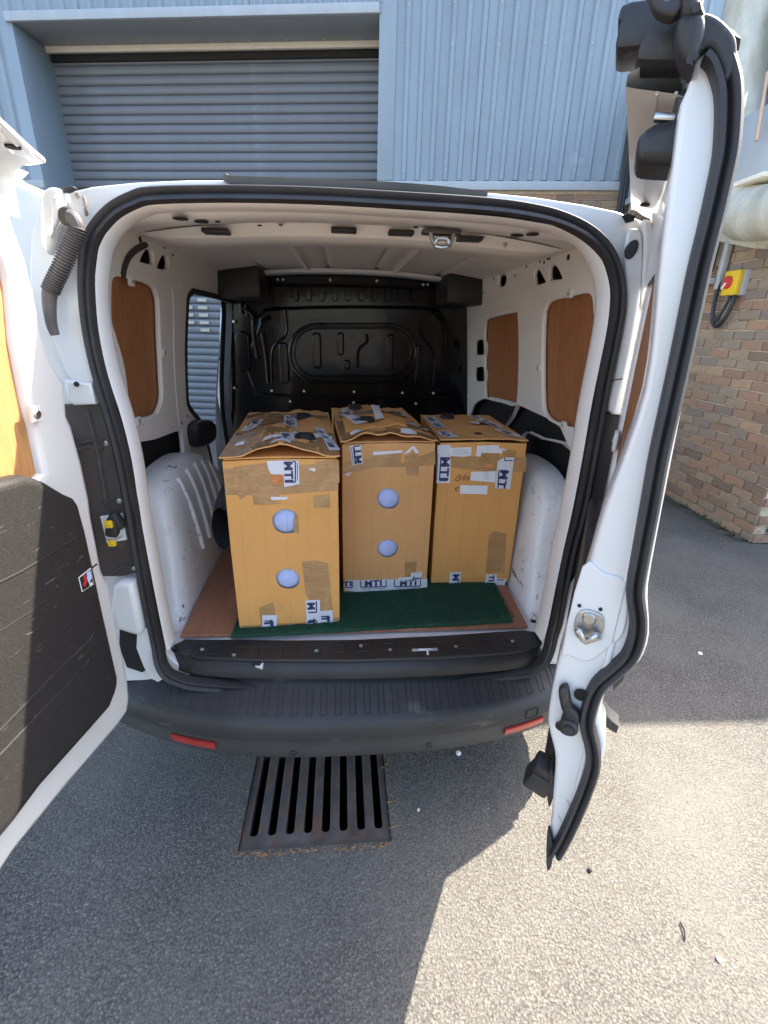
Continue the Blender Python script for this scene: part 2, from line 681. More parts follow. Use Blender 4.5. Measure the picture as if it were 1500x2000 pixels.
def disc(name, P, N, r, h, mat, parent=None, seg=20, bevel=0, **kw):
    """short cylinder standing on P along N"""
    N = Vector(N).normalized()
    A = N.orthogonal().normalized()
    B = N.cross(A)
    prof = [(r, 0), (r, h - bevel), (r - bevel, h)] if bevel else [(r, 0), (r, h)]
    vs, fs = [], []
    P = Vector(P)
    for rr, hh in prof:
        for j in range(seg):
            a = 2 * PI * j / seg
            vs.append(P + N * hh + A * rr * math.cos(a) + B * rr * math.sin(a))
    for i in range(len(prof) - 1):
        for j in range(seg):
            fs.append((i * seg + j, i * seg + (j + 1) % seg, (i + 1) * seg + (j + 1) % seg, (i + 1) * seg + j))
    fs.append(tuple(range((len(prof) - 1) * seg, len(prof) * seg)))
    fs.append(tuple(range(seg)))
    return pyd(name, vs, fs, mat, parent, **kw)


def text_mesh(body, size, bold=.0, shear=0.0, sx=1.0):
    cu = bpy.data.curves.new('lettering', 'FONT')
    cu.body = body
    cu.size = size
    cu.offset = bold
    cu.shear = shear
    cu.align_x = 'CENTER'
    cu.align_y = 'CENTER'
    cu.extrude = .0002
    cu.space_character = 1.14
    ob = bpy.data.objects.new('lettering', cu)
    me = bpy.data.meshes.new_from_object(ob)
    bpy.data.objects.remove(ob)
    bpy.data.curves.remove(cu)
    me.materials.clear()
    if sx != 1:
        me.transform(Matrix.Diagonal((sx, 1, 1, 1)))
    return me


# ================================================================== GROUND
DX0, DX1, DY0, DY1 = -.40, .09, -.215, .215      # opening for the drain
xs = [-250, -60, -12, -3, DX0, DX1, 3, 12, 60, 250]
ys = [-250, -60, -12, -3, DY0, DY1, 3, 12, 60, 250]
rows = [[(x, y, 0) for x in xs] for y in ys]
g = grid('ground', rows, M['asphalt'], None, skip=lambda i, j: i == 4 and j == 4, smooth=False)
g['kind'] = 'structure'

# ================================================================== WAREHOUSE (blue clad front with a roller shutter)
BA = math.radians(-9.635)
ware = thing('warehouse', 'pale blue ribbed metal warehouse front with a roller shutter behind the van', 'building', (0, 0, 0), BA)
# local frame: x along the front (s), y away from the camera (k), z up
KF, KS = 5.573, 6.173                     # face of the cladding and plane of the shutter
S0, S1, ZS = -4.84, -.56, 4.72            # recess: left, right, soffit height
ZB = 3.19                                 # foot of the cladding


def ribbed(name, s0, s1, z0, z1, k, parent, pitch=.166, depth=.028, mat=None):
    """one profiled sheet"""
    xsn = []
    s = s0
    while s < s1 - 1e-4:
        for f, d in ((0, 0), (.56, 0), (.66, -depth), (.90, -depth)):
            x = s + f * pitch
            if x < s1:
                xsn.append((x, d))
        s += pitch
    xsn.append((s1, 0))
    rows = [[(x, k - d * -1, z) for x, d in xsn] for z in (z0, z1)]
    # give the sheet its own thickness
    rows2 = [[(x, k - d * -1 + .012, z) for x, d in xsn] for z in (z1, z0)]
    return grid(name, rows + rows2 + [rows[0]], mat or M['clad'], parent, angle=20)


def sheets(s0, s1, z0, z1, k, parent, width=.996):
    s = s0
    while s < s1 - .01:
        e = min(s + width, s1)
        ribbed('cladding_sheet', s, e - .002, z0, z1, k, parent)
        s = e


sheets(S1 + .19, 3.9, ZB, 6.8, KF, ware)
sheets(-8.2, S0 - .16, ZB, 6.8, KF, ware)
sheets(S0 - .16, S1 + .19, ZS + .10, 6.8, KF, ware)
for zz in (ZB + .10, ZB + 1.25, ZB + 1.6):
    for k in range(0, 24, 3):
        disc('fixing_screw', (S1 + .19 + (k + .78) * .166, KF - .028, zz + .01 * (k % 2)), (0, -1, 0), .011, .006, M['trimgrey'], ware, 8)
# trims round the recess
box('corner_trim', ((S1 + .095), KF - .006, (ZB + 6.8) / 2), (.19, .03, 6.8 - ZB), M['clad'], ware, .003)
box('corner_trim', ((S0 - .08), KF - .006, (0 + ZS + .1) / 2), (.155, .03, ZS + .1), M['clad'], ware, .003)
box('drip_trim', ((S0 + S1) / 2 - .03, KF - .03, ZS + .045), (S1 - S0 + .06, .05, .09), M['trimgrey'], ware, .004)
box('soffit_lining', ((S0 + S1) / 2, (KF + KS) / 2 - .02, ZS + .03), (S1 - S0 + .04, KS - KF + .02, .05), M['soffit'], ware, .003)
for i in range(9):
    disc('soffit_screw', (S0 + .35 + i * .46, KS - .16, ZS + .004), (0, 0, -1), .008, .006, M['bolt'], ware, 8)
box('lintel_strip', ((S0 + S1) / 2, KS - .085, ZS - .025), (S1 - S0, .05, .06), M['cream'], ware, .003)
box('brush_seal', ((S0 + S1) / 2, KS - .02, ZS - .06), (S1 - S0, .05, .13), M['void'], ware, .004)
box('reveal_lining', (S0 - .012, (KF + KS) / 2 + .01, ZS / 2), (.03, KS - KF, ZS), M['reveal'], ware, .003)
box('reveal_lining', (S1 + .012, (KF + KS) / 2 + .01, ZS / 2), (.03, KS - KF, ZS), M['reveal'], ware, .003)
# shutter slats, one curved lath each
shut = link('roller_shutter', box_mesh('roller_shutter', (S1 - S0, .02, .06), .004), ware)
finish(shut.data, M['trimgrey'])
shut.location = ((S0 + S1) / 2, KS + .02, .035)
ph = .103
prof = [(-.008, 0), (-.026, .012), (-.036, .035), (-.037, .06), (-.028, .088), (-.010, .100), (.01, .100), (.01, 0)]
L2 = (S1 - S0) / 2
sv, sf = [], []
for sx in (-L2, L2):
    sv += [(sx, y, z) for y, z in prof]
n_ = len(prof)
for j in range(n_):
    sf.append((j, (j + 1) % n_, n_ + (j + 1) % n_, n_ + j))
sf += [tuple(range(n_)), tuple(range(2 * n_ - 1, n_ - 1, -1))]
slat_me = None
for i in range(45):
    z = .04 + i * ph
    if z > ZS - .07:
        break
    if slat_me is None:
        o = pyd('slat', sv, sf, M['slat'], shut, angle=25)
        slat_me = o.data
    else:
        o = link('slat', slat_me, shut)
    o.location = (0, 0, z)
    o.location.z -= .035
# sun glints as cream plates on the lower slats (seen through the side door)
glint_mat = simple('cream_glint', (.46, .43, .34), .6)
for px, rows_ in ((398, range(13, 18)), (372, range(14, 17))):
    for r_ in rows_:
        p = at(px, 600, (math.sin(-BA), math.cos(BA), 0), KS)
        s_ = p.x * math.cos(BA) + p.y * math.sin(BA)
        box('glint_mark', (s_, KS - .0385, .04 + r_ * ph + .05), (.14 if px > 390 else .10, .003, .045), glint_mat, ware, 0)
# brick plinth below the cladding
box('brick_wall', ((S1 + 3.9) / 2 + .01, KF + .13, ZB / 2 - .01), (3.9 - S1 - .02, .2, ZB - .02), M['mortar'], ware, 0)
box('brick_wall', ((-8.2 + S0) / 2, KF + .13, ZB / 2 - .01), (S0 + 8.2 - .03, .2, ZB - .02), M['mortar'], ware, 0)
bme = box_mesh('brick', (.215, .02, .065), .003, 1)
finish(bme, M['brick'])
for r_ in range(6):
    z = ZB - .16 - r_ * .075
    x = .35 + (.1125 if r_ % 2 else 0)
    while x < 3.3:
        o = link('brick', bme, ware)
        o.location = (x, KF + .026 + random.uniform(-.002, .002), z)
        x += .225
box('foot_flashing', ((S1 + 3.9) / 2, KF - .015, ZB - .055), (3.9 - S1, .05, .09), M['trimgrey'], ware, .004)
box('foot_flashing', ((-8.2 + S0) / 2, KF - .015, ZB - .055), (S0 + 8.2, .05, .09), M['trimgrey'], ware, .004)
box('rear_wall', (-2.0, KS + .6, 3.35), (12.5, .9, 6.7), M['void'], ware, 0)

# ================================================================== BRICK SIDE BUILDING on the right
WX, WY0 = 3.17, 1.94
WA = math.radians(-2.0)
bb = thing('brick_building', 'mixed brown brick side building with blue cladding above, right of the van', 'building', (WX, WY0, 0), WA)
HB = 3.88
box('wall', (2.5 + .012, 1.9, 1.5), (5.0, 3.75, 3.0), M['mortar'], bb, 0)
box('upper_wall', (2.5 + .03, 1.9, 3.0 + (HB - 3.0) / 2 + .003), (4.98, 3.7, HB - 3.0), M['void'], bb, 0)
box('roof', (2.5, 1.9, HB + .03), (5.1, 3.9, .05), M['trimgrey'], bb, .005)


def side_sheet(y0, y1, z0, z1):
    pitch = .166
    pts = []
    y = y0
    while y < y1 - 1e-4:
        for f, d in ((0, 0), (.56, 0), (.66, .028), (.90, .028)):
            if y + f * pitch < y1:
                pts.append((y + f * pitch, d))
        y += pitch
    pts.append((y1, 0))
    rows = [[(-.012 + d * 1.0 - .012, yy, z) for yy, d in pts] for z in (z0, z1)]
    rows2 = [[(-.012 + d * 1.0, yy, z) for yy, d in pts] for z in (z1, z0)]
    grid('cladding_sheet', rows + rows2 + [rows[0]], M['clad'], bb, angle=20)


for i in range(4):
    side_sheet(i * .93, i * .93 + .928, 2.98, HB)
box('foot_flashing', (-.02, 1.9, 2.95), (.05, 3.75, .06), M['trimgrey'], bb, .004)
brk = box_mesh('brick', (.02, .215, .065), .004, 1)
finish(brk, M['brick'])
brh = box_mesh('brick', (.02, .1, .065), .004, 1)
finish(brh, M['brick'])
nb = 0
for r_ in range(33):
    z = .042 + r_ * .075
    y = .115 + (0 if r_ % 2 else .1125)
    if r_ % 2 == 0:
        o = link('brick', brh, bb)
        o.location = (.003 + random.uniform(-.002, .002), .055, z)
        nb += 1
    while y < 1.9 and nb < 282:
        o = link('brick', brk, bb)
        o.location = (.003 + random.uniform(-.003, .002), y, z + random.uniform(-.002, .002))
        o.rotation_euler = (random.uniform(-.008, .008), 0, random.uniform(-.012, .012))
        y += .225
        nb += 1
brf = box_mesh('brick', (.215, .02, .065), .004, 1)
finish(brf, M['brick'])
vs_, fs_ = [], []
for r_ in range(38):                      # the front face and the rest of the side, one joined piece
    z = .042 + r_ * .075
    x = .115 + (.1125 if r_ % 2 else 0)
    cells = []
    while x < 3.0:
        cells.append((x, .012 - .01, z, .1075, .01))
        x += .225
    y = .115 + (0 if r_ % 2 else .1125)
    while y < 3.6:
        if y > 1.9 or r_ >= 33 or True and y > 1.9:
            cells.append((.004, y, z, .01, .1075))
        y += .225
    for cx, cy, cz, hx, hy in cells:
        o = len(vs_)
        for a, b, c in ((-1, -1, -1), (1, -1, -1), (1, 1, -1), (-1, 1, -1), (-1, -1, 1), (1, -1, 1), (1, 1, 1), (-1, 1, 1)):
            vs_.append((cx + a * hx, cy + b * hy, cz + c * .0325))
        fs_ += [tuple(i + o for i in f) for f in ((0, 1, 2, 3), (4, 5, 6, 7), (0, 1, 5, 4), (1, 2, 6, 5), (2, 3, 7, 6), (3, 0, 4, 7))]
me = bpy.data.meshes.new('far_bricks')
me.from_pydata(vs_, [], fs_)
finish(me, simple('brick_far', (.25, .16, .11), .9, var=.5, vscale=9, bscale=60, bstr=.5), smooth=False)
link('far_bricks', me, bb, kind='stuff')
# moss along the foot of the wall
mv, mf = [], []
for i in range(230):
    t = random.random()
    c = Vector((-.015 - abs(random.gauss(0, .045)), .02 + t * 1.9, random.uniform(0, .03)))
    r = random.uniform(.006, .022)
    o = len(mv)
    for k in range(5):
        a = 2 * PI * k / 5 + random.random()
        mv.append(c + Vector((r * math.cos(a), r * math.sin(a), random.uniform(0, .012))))
    mv.append(c + Vector((0, 0, random.uniform(.004, .014))))
    mf += [(o + k, o + (k + 1) % 5, o + 5) for k in range(5)]
mo = pyd('moss', mv, mf, M['moss'], None, smooth=False)
mo.matrix_world = bb.matrix_basis
mo['kind'] = 'stuff'
mo['label'] = 'moss and dirt along the foot of the brick wall'

XW = 3.19


def wall_pt(px, py, off=0.0):
    """a point on the side wall of the brick building (off metres in front of it)"""
    n = (math.cos(WA), math.sin(WA), 0)
    k = n[0] * WX + n[1] * WY0
    return at(px, py, n, k - off)


# isolator switch on the wall
p = wall_pt(1437, 553, .05)
iso = thing('isolator_switch', 'yellow isolator switch with a red rotary knob on the brick wall', 'switch', p, WA)
box('housing', (.02, 0, 0), (.06, .17, .19), M['greypl'], iso, .008)
box('cover', (-.03, 0, 0), (.04, .165, .185), M['yellow'], iso, .008)
disc('knob', (-.05, .02, .005), (-1, 0, 0), .048, .018, M['redknob'], iso, 24, .004)
box('pointer', (-.072, .035, -.02), (.012, .018, .055), M['whitepl'], iso, .003, rot=(math.radians(40), 0, 0))
cab = [(0, -.03, -.09), (-.01, -.035, -.17), (-.015, .0, -.27), (-.015, .08, -.33), (-.015, .15, -.27), (-.012, .18, -.12), (-.005, .19, .02), (0, .2, .12)]
tube('cable', smooth_loop(cab, 5, False), .016, M['cable'], iso, 8)
cab2 = [(0, .02, -.09), (-.012, .03, -.16), (-.015, .07, -.25), (-.02, .10, -.29), (-.02, .14, -.24)]
tube('cable', smooth_loop(cab2, 5, False), .012, M['cable'], iso, 8)

# cream metal cabinet above the switch
p0, p1 = wall_pt(1385, 425), wall_pt(1438, 525)
cabn = thing('wall_cabinet', 'cream metal cabinet on the brick wall above the yellow switch', 'cabinet', wall_pt(1440, 470), WA)
box('body', (-.10, .42, .13), (.24, .62, .62), M['cream'], cabn, .01)
box('edge_rail', (-.12, .08, .12), (.05, .04, .70), M['cable'], cabn, .004)
box('conduit', (-.05, .02, .02), (.05, .05, .78), M['greypl'], cabn, .01)
box('bracket', (-.10, .3, -.30), (.06, .5, .05), M['greypl'], cabn, .006)
for k in range(3):
    disc('screw', (-.221, .16, .35 - k * .25), (-1, 0, 0), .010, .004, M['bolt'], cabn, 8)

# galvanised duct with a bend
dct = thing('extract_duct', 'weathered galvanised duct coming down the brick wall with a lobster back bend', 'duct', wall_pt(1470, 330), WA)
b0 = wall_pt(1470, 330)
loc = lambda v: Matrix.Rotation(-WA, 3, 'Z') @ (Vector(v) - b0)
top = loc(wall_pt(1452, 75, .22))
mid = loc(wall_pt(1436, 280, .22))
el = loc(wall_pt(1432, 375, .26))
end = loc(wall_pt(1520, 400, .34))
dr = .17
tube('duct_pipe', [top + Vector((0, 0, .3)), top, mid], [dr, dr, dr], M['duct'], dct, 24)
tube('duct_collar', [mid + Vector((0, 0, .03)), mid - Vector((0, 0, .03))], dr + .012, M['duct'], dct, 24)
for k in range(1, 5):
    pass
path = smooth_loop([mid, mid * .55 + el * .45, el + Vector((0, -.02, .0)), el * .55 + end * .45 + Vector((0, 0, -.10)), end + Vector((0, -.2, -.05))], 3, False)
for k in range(len(path) - 1):
    a_, b_ = Vector(path[k]), Vector(path[k + 1])
    tube('duct_bend', [a_ - (b_ - a_) * .03, b_ + (b_ - a_) * .03], [dr + .004 * (k % 2), dr + .004 * (k % 2)], M['duct'], dct, 24, angle=30)
# hood under the bend and box beside it
hd = loc(wall_pt(1475, 455, .12))
box('duct_hood', hd, (.30, .5, .16), M['duct'], dct, .01, rot=(.25, 0, 0))
gb = thing('vent_housing', 'grey metal vent housing at the right edge beside the galvanised duct', 'vent', wall_pt(1500, 290, .22), WA)
box('casing', (0, -.08, 0), (.34, .36, .42), M['trimgrey'], gb, .012)
box('flange', (-.0, -.08, -.225), (.38, .40, .03), M['cream'], gb, .004)
cp = [wall_pt(1500, 140, .45), wall_pt(1478, 275, .45)]
tube('copper_pipe', cp, .012, simple('copper_pipe', (.55, .36, .24), .4, .5), None, 8, label='thin copper coloured pipe running beside the galvanised duct', cat='pipe')

# black pipes in the corner between van and wall
cb = thing('cable_bundle', 'bundle of black pipes running down the wall behind the open right door', 'pipes', (0, 0, 0))
for k in range(4):
    a_ = at(1226 + k * 5, 290, (-math.sin(BA), math.cos(BA), 0), KF - .12)
    b_ = at(1208 + k * 6, 410, (-math.sin(BA), math.cos(BA), 0), KF - .12)
    d_ = (b_ - a_)
    tube('pipe', [a_ - d_ * 1.0, a_, b_, b_ + d_ * 1.5], .026 if k < 2 else .014, M['cable'], cb, 8)

# ================================================================== DRAIN
dr_ = thing('storm_drain', 'rusty cast iron drain grate in the asphalt under the van bumper', 'drain', (0, 0, 0))
gz = -.012
plate('frame', [(DX0 - .012, DY0 - .012), (DX1 + .012, DY0 - .012), (DX1 + .012, DY1 + .012), (DX0 - .012, DY1 + .012)],
      [[(DX0 + .002, DY0 + .002), (DX1 - .002, DY0 + .002), (DX1 - .002, DY1 - .002), (DX0 + .002, DY1 - .002)]], .06, .004,
      (0, 0, gz - .02), (1, 0, 0), (0, 1, 0), M['ironbar'], dr_)
slots = []
for k in range(8):
    cx = DX0 + .041 + k * .0585
    slots.append(rrect(cx - .0135, DY0 + .052, cx + .0135, DY1 - .04, .0128, 4))
plate('grating', [(DX0 + .004, DY0 + .004), (DX1 - .004, DY0 + .004), (DX1 - .004, DY1 - .004), (DX0 + .004, DY1 - .004)], slots, .05, .004,
      (0, 0, gz - .022), (1, 0, 0), (0, 1, 0), M['ironbar'], dr_, res=2)
grid('pit', [[(x, y, z) for x, y, z in r] for r in (
    [(DX0 - .01, DY0 - .01, -.06), (DX1 + .01, DY0 - .01, -.06), (DX1 + .01, DY1 + .01, -.06), (DX0 - .01, DY1 + .01, -.06), (DX0 - .01, DY0 - .01, -.06)],
    [(DX0 - .01, DY0 - .01, -.5), (DX1 + .01, DY0 - .01, -.5), (DX1 + .01, DY1 + .01, -.5), (DX0 - .01, DY1 + .01, -.5), (DX0 - .01, DY0 - .01, -.5)])],
     M['pit'], dr_)
box('pit_floor', ((DX0 + DX1) / 2, 0, -.5), (DX1 - DX0, DY1 - DY0, .02), M['pit'], dr_, 0)
# debris along the grate edge
mv, mf = [], []
for i in range(85):
    if random.random() < .8:
        c = Vector((random.uniform(DX0, DX1), DY0 - .014 + random.gauss(0, .003), random.uniform(-.002, .004)))
    else:
        c = Vector((DX1 + .012 + random.gauss(0, .010), random.uniform(DY0, .1), random.uniform(-.002, .004)))
    L_ = random.uniform(.003, .016)
    a = random.uniform(-.5, .5)
    d1 = Vector((math.cos(a), math.sin(a), random.uniform(-.1, .2))) * L_
    d2 = Vector((-math.sin(a), math.cos(a), 0)) * random.uniform(.001, .003)
    o = len(mv)
    mv += [c - d1 - d2, c + d1 - d2, c + d1 + d2, c - d1 + d2, c + Vector((0, 0, .004))]
    mf += [(o, o + 1, o + 4), (o + 1, o + 2, o + 4), (o + 2, o + 3, o + 4), (o + 3, o, o + 4)]
db = pyd('debris', mv, mf, M['soil'], None, smooth=False, kind='stuff', label='dry brown plant debris along the drain grate edge')


def chip(name, px, py, r, mat, label, cat, group='loose stone chips on the asphalt'):
    c = at(px, py, 'z', 0)
    me = bpy.data.meshes.new(name)
    bm = bmesh.new()
    bmesh.ops.create_icosphere(bm, subdivisions=1, radius=r)
    for v in bm.verts:
        v.co *= random.uniform(.7, 1.2)
        v.co.z *= .7
    bm.to_mesh(me)
    bm.free()
    finish(me, mat, smooth=False)
    o = link(name, me, None, label, cat, group)
    o.location = (c.x, c.y, r * .5)


chip('pebble', 895, 1473, .011, M['stone'], 'white stone chip lying in sunlight under the bumper', 'stone')
chip('pebble', 817, 1583, .006, M['stone'], 'small white chip on shaded asphalt right of the drain', 'stone')
chip('pebble', 1151, 1701, .008, M['pit'], 'small dark stone on sunlit asphalt below the right door', 'stone')
chip('pebble', 1404, 1876, .008, M['stone'], 'pale chip on the sunlit asphalt at bottom right', 'stone')
chip('pebble', 1367, 1278, .012, M['stone'], 'white chip on the shaded asphalt right of the van', 'stone')
c = at(505, 1673, 'z', 0)
lf = pyd('dead_leaf', [(0, 0, .004), (.018, .006, .007), (.03, 0, .004), (.018, -.008, .010), (.005, -.006, .007)], [(0, 1, 3), (1, 2, 3), (0, 3, 4)],
         M['leaf'], None, False, label='small dry orange leaf on the ground before the drain', cat='leaf')
lf.location = (c.x, c.y, 0)
a_, b_ = at(1328, 1803, 'z', 0), at(1337, 1838, 'z', 0)
tube('twig', [a_ + Vector((0, 0, .004)), (a_ + b_) / 2 + Vector((.004, 0, .008)), b_ + Vector((0, 0, .004))], .0022, M['pit'], None, 6,
     label='thin dark twig on the sunlit asphalt', cat='twig')
#VAN#
# ================================================================== VAN
van = thing('delivery_van', 'white delivery van seen from behind with both rear doors open', 'van', (0, 0, 0))
REAR = Plane((0, 1, 0), 0.0, (1, 0, 0), (0, 0, 1))     # u = x, v = z, N = -y (towards the camera)

SEAL_OUT = [(160, 500), (165, 470), (183, 438), (213, 404), (258, 378), (300, 367), (440, 364), (600, 367), (750, 374), (950, 386),
            (1050, 401), (1105, 421), (1150, 447), (1182, 477), (1205, 512), (1216, 560), (1215, 600), (1206, 653), (1190, 736), (1179, 802),
            (1162, 892), (1142, 1000), (1121, 1070), (1105, 1157), (1093, 1217), (1079, 1255), (1060, 1283), (1035, 1299), (1000, 1306),
            (820, 1326), (670, 1337), (556, 1336), (400, 1328), (345, 1316), (323, 1306), (306, 1285), (293, 1240), (276, 1155), (263, 1070), (250, 985),
            (233, 905), (213, 827), (187, 735), (168, 645), (161, 567)]
SEAL_IN = [(192, 500), (199, 475), (215, 448), (243, 422), (275, 407), (310, 400), (440, 397), (600, 400), (750, 408), (950, 422),
           (1040, 434), (1090, 444), (1130, 460), (1158, 483), (1178, 518), (1189, 560), (1189, 600), (1182, 653), (1165, 736), (1152, 802),
           (1134, 907), (1116, 1000), (1100, 1070), (1082, 1157), (1070, 1217), (1062, 1245), (1050, 1264), (1032, 1282), (1000, 1291),
           (820, 1310), (670, 1321), (556, 1321), (400, 1312), (364, 1302), (345, 1291), (328, 1270), (318, 1230), (300, 1140), (284, 1055), (272, 985),
           (259, 900), (240, 820), (213, 735), (195, 655), (186, 575)]
so_uv = REAR.trace(SEAL_OUT)
si_uv = REAR.trace(SEAL_IN)


def off_loop(loop, d):
    """push a closed loop outwards by d"""
    P = [np.array(p) for p in loop]
    c = sum(P) / len(P)
    out = []
    for i, p in enumerate(P):
        t = P[(i + 1) % len(P)] - P[i - 1]
        n = np.array([t[1], -t[0]])
        n /= max(np.linalg.norm(n), 1e-6)
        if n @ (p - c) < 0:
            n = -n
        out.append(p + n * d)
    return out


# body section: half outline x(z)
SEC = [(0, 1.853), (.2, 1.850), (.4, 1.842), (.52, 1.832), (.60, 1.822), (.665, 1.806), (.715, 1.778), (.748, 1.73), (.768, 1.66), (.795, 1.50), (.82, 1.36), (.85, 1.2),
       (.87, 1.05), (.89, .90), (.90, .75), (.90, .62), (.895, .50), (.88, .40)]
yst = [.035, .06, .14, .45, .93, 1.93, 2.4]
full = [(-x, z) for x, z in SEC[::-1]] + SEC[1:]
nj = len(full)
rows = [[(x * f, y, z + dz) for x, z in full] for y, f, dz in ((.035, .985, -.012), (.06, 1, 0), (.14, 1.0, .006), (.45, 1.0, .012), (.93, 1, .015), (1.93, 1, .012), (2.4, 1, -.005))]


def skip_door(i, j):
    if i != 4 or j > len(SEC):
        return False
    z = (full[j][1] + full[j + 1][1]) / 2
    return full[j][0] < -.7 and .55 < z < 1.70


grid('body_shell', rows, M['white'], van, skip=skip_door)
# cab, bonnet and front, hidden behind the load area
cabp = [(2.4, 1.845, .985), (2.75, 1.78, .93), (3.1, 1.40, .92), (3.35, 1.12, .95), (4.0, .95, .92), (4.25, .80, .85), (4.3, .45, .82)]
rows = []
for y, zt, f in cabp:
    r = []
    for x, z in full:
        zz = .40 + (z - .40) * (zt - .40) / 1.45
        r.append((x * f * (1 if z < 1.1 else .98), y, zz))
    rows.append(r)
grid('cab_shell', rows, M['white'], van)
pyd('windscreen', [(-.66, 2.78, 1.765), (.66, 2.78, 1.765), (.72, 3.28, 1.20), (-.72, 3.28, 1.20), (-.66, 2.80, 1.775), (.66, 2.80, 1.775), (.72, 3.30, 1.21), (-.72, 3.30, 1.21)],
    [(0, 1, 2, 3), (7, 6, 5, 4), (0, 1, 5, 4), (1, 2, 6, 5), (2, 3, 7, 6), (3, 0, 4, 7)], M['void'], van, False)
for sx in (-1, 1):
    for yy in (.86, 3.55):
        vs2, fs2 = tube_data([(sx * .80, yy, .31), (sx * .82, yy, .31), (sx * .68, yy, .31)], [.20, .2, .2], 20)
        wh = tube('wheel', [(sx * .88, yy, .31), (sx * .87, yy, .31), (sx * .71, yy, .31), (sx * .69, yy, .31)], [.27, .31, .31, .27], M['tyre'], van, 28)
        tube('rim', [(sx * .885, yy, .31), (sx * .80, yy, .31)], [.19, .2], M['steel'], wh, 20)

# rear frame ring
body_out = [(x * .985, z - .012) for x, z in full if z > .485]
hole = off_loop(smooth_loop(si_uv, 3), .012)
plate('rear_frame', body_out, [hole], .03, .004, (0, .022, 0), (1, 0, 0), (0, 0, 1), M['white'], van)
# lip round the opening running into the load area (sides and top only)
lip = smooth_loop(si_uv, 3)
sel = [p for p in lip]
cx, cz = 0.0, 1.2
i0 = min(range(len(sel)), key=lambda i: (sel[i][0] + .60) ** 2 + (sel[i][1] - .60) ** 2)
sel = sel[i0:] + sel[:i0]
i1 = min(range(len(sel)), key=lambda i: (sel[i][0] - .60) ** 2 + (sel[i][1] - .60) ** 2)
run = sel[:i1 + 1] if sel[5][1] > sel[0][1] else (sel[i1:] + [sel[0]])
rows = []
for y, d in ((-.004, .0), (.004, -.004), (.05, -.006), (.075, .002), (.095, .022), (.15, .085), (.20, .12)):
    r = []
    for i, p in enumerate(run):
        a = run[max(i - 1, 0)]
        b = run[min(i + 1, len(run) - 1)]
        t = np.array(b) - np.array(a)
        n = np.array([t[1], -t[0]]) / max(np.linalg.norm(t), 1e-6)
        if n @ (np.array(p) - np.array([0, 1.2])) < 0:
            n = -n
        q = np.array(p) + n * d
        r.append((q[0], y, min(q[1], 1.822)))
    rows.append(r)
grid('opening_lip', rows, M['white_in'], van)

# rubber seal round the opening
cen = [((a[0] + b[0]) / 2, (a[1] + b[1]) / 2) for a, b in zip(so_uv, si_uv)]


def bow(z):
    return -.004 - (.03 * max(0, min(1, (.63 - z) / .08)))


path = [(p[0], bow(p[1]), p[1]) for p in smooth_loop(cen, 4)]
hw = .0150
prof = [(-hw, .004), (-hw, .016), (-hw * .8, .022), (-hw * .35, .021), (-hw * .1, .013), (hw * .05, .012), (hw * .3, .022), (hw * .8, .024), (hw, .017), (hw, -.01), (hw * .2, -.014), (-hw * .9, -.006)]
prof = [(a, b) for a, b in prof]
sweep('rear_seal', path, prof, (0, -1, 0), M['rubber'], van, angle=60)
# second, matt band on the inner side along the top
inn = [(p[0], .004, p[1]) for p in smooth_loop([(b[0] * .93 + a[0] * .07, b[1] * .93 + a[1] * .07) for a, b in zip(so_uv, si_uv)], 4)]

# roof edge strip (folded dark rubber lying along the rear edge of the roof)
rs = [at(440, 343, 'y', .0), at(452, 350, 'y', .0), at(520, 353, 'y', .0), at(640, 357, 'y', .0), at(760, 362, 'y', .0), at(860, 370, 'y', .0), at(950, 381, 'y', .0)]
rs = [(p.x, p.y + .01, p.z) for p in smooth_loop([tuple(p) for p in rs], 4, False)] if False else [Vector(p) for p in smooth_loop([tuple(p) for p in rs], 4, False)]
sweep('roof_trim_strip', rs, [(-.008, -.016), (.007, -.016), (.009, .006), (-.004, .012)], (0, -1, 0), simple('grey_rubber_strip', (.10, .105, .10), .5, var=.2), van, closed=False)

# ---- inner walls: one tilted plane on each side
TX = .0923
RW = Plane((1, 0, TX), .8415, (0, -1, 0), (-TX, 0, 1))
RW.N = RW.U.cross(RW.V)
LW = Plane((-1, 0, TX), .8415, (0, 1, 0), (TX, 0, 1))


def wall_outline(P, sx):
    pts = [(.13, .56), (2.05, .56), (2.05, 1.80), (.13, 1.80)]
    return [P.uvw(((.8415 - TX * z) * sx, y, z)) for y, z in pts]


R_PLY_REAR = [(1065, 625), (1063, 700), (1064, 785), (1070, 808), (1085, 822), (1128, 834), (1136, 800), (1144, 748), (1158, 690), (1165, 645), (1163, 605), (1156, 574),
              (1120, 579), (1085, 587), (1071, 598)]
R_PLY_FRONT = [(949, 640), (954, 625), (965, 620), (1008, 611), (1014, 616), (1016, 690), (1013, 775), (1007, 790), (985, 784), (955, 777), (950, 768), (949, 700)]
R_H1 = [(1047, 545), (1047, 532), (1056, 527), (1069, 550), (1066, 552), (1050, 556)]
R_H2 = [(1077, 545), (1077, 524), (1089, 519), (1101, 540), (1099, 545), (1079, 547)]
R_H3 = [(977, 540), (982, 536), (991, 535), (992, 549), (987, 558), (979, 560), (976, 554)]
R_S1 = [(931, 669), (935, 665), (947, 665), (949, 690), (934, 693), (930, 688)]
R_S2 = [(930, 722), (934, 718), (947, 718), (949, 742), (933, 744), (929, 740)]
R_STEP = [(920, 828), (924, 800), (932, 787), (955, 778), (1005, 790), (1009, 794), (1000, 815), (985, 834), (975, 842)]
R_REC = [(1025, 850), (1060, 858), (1117, 880), (1116, 970), (1090, 990), (1060, 960), (1020, 930)]
R_PK = [(992, 838), (996, 826), (1006, 828), (1012, 850), (1010, 870), (990, 865)]
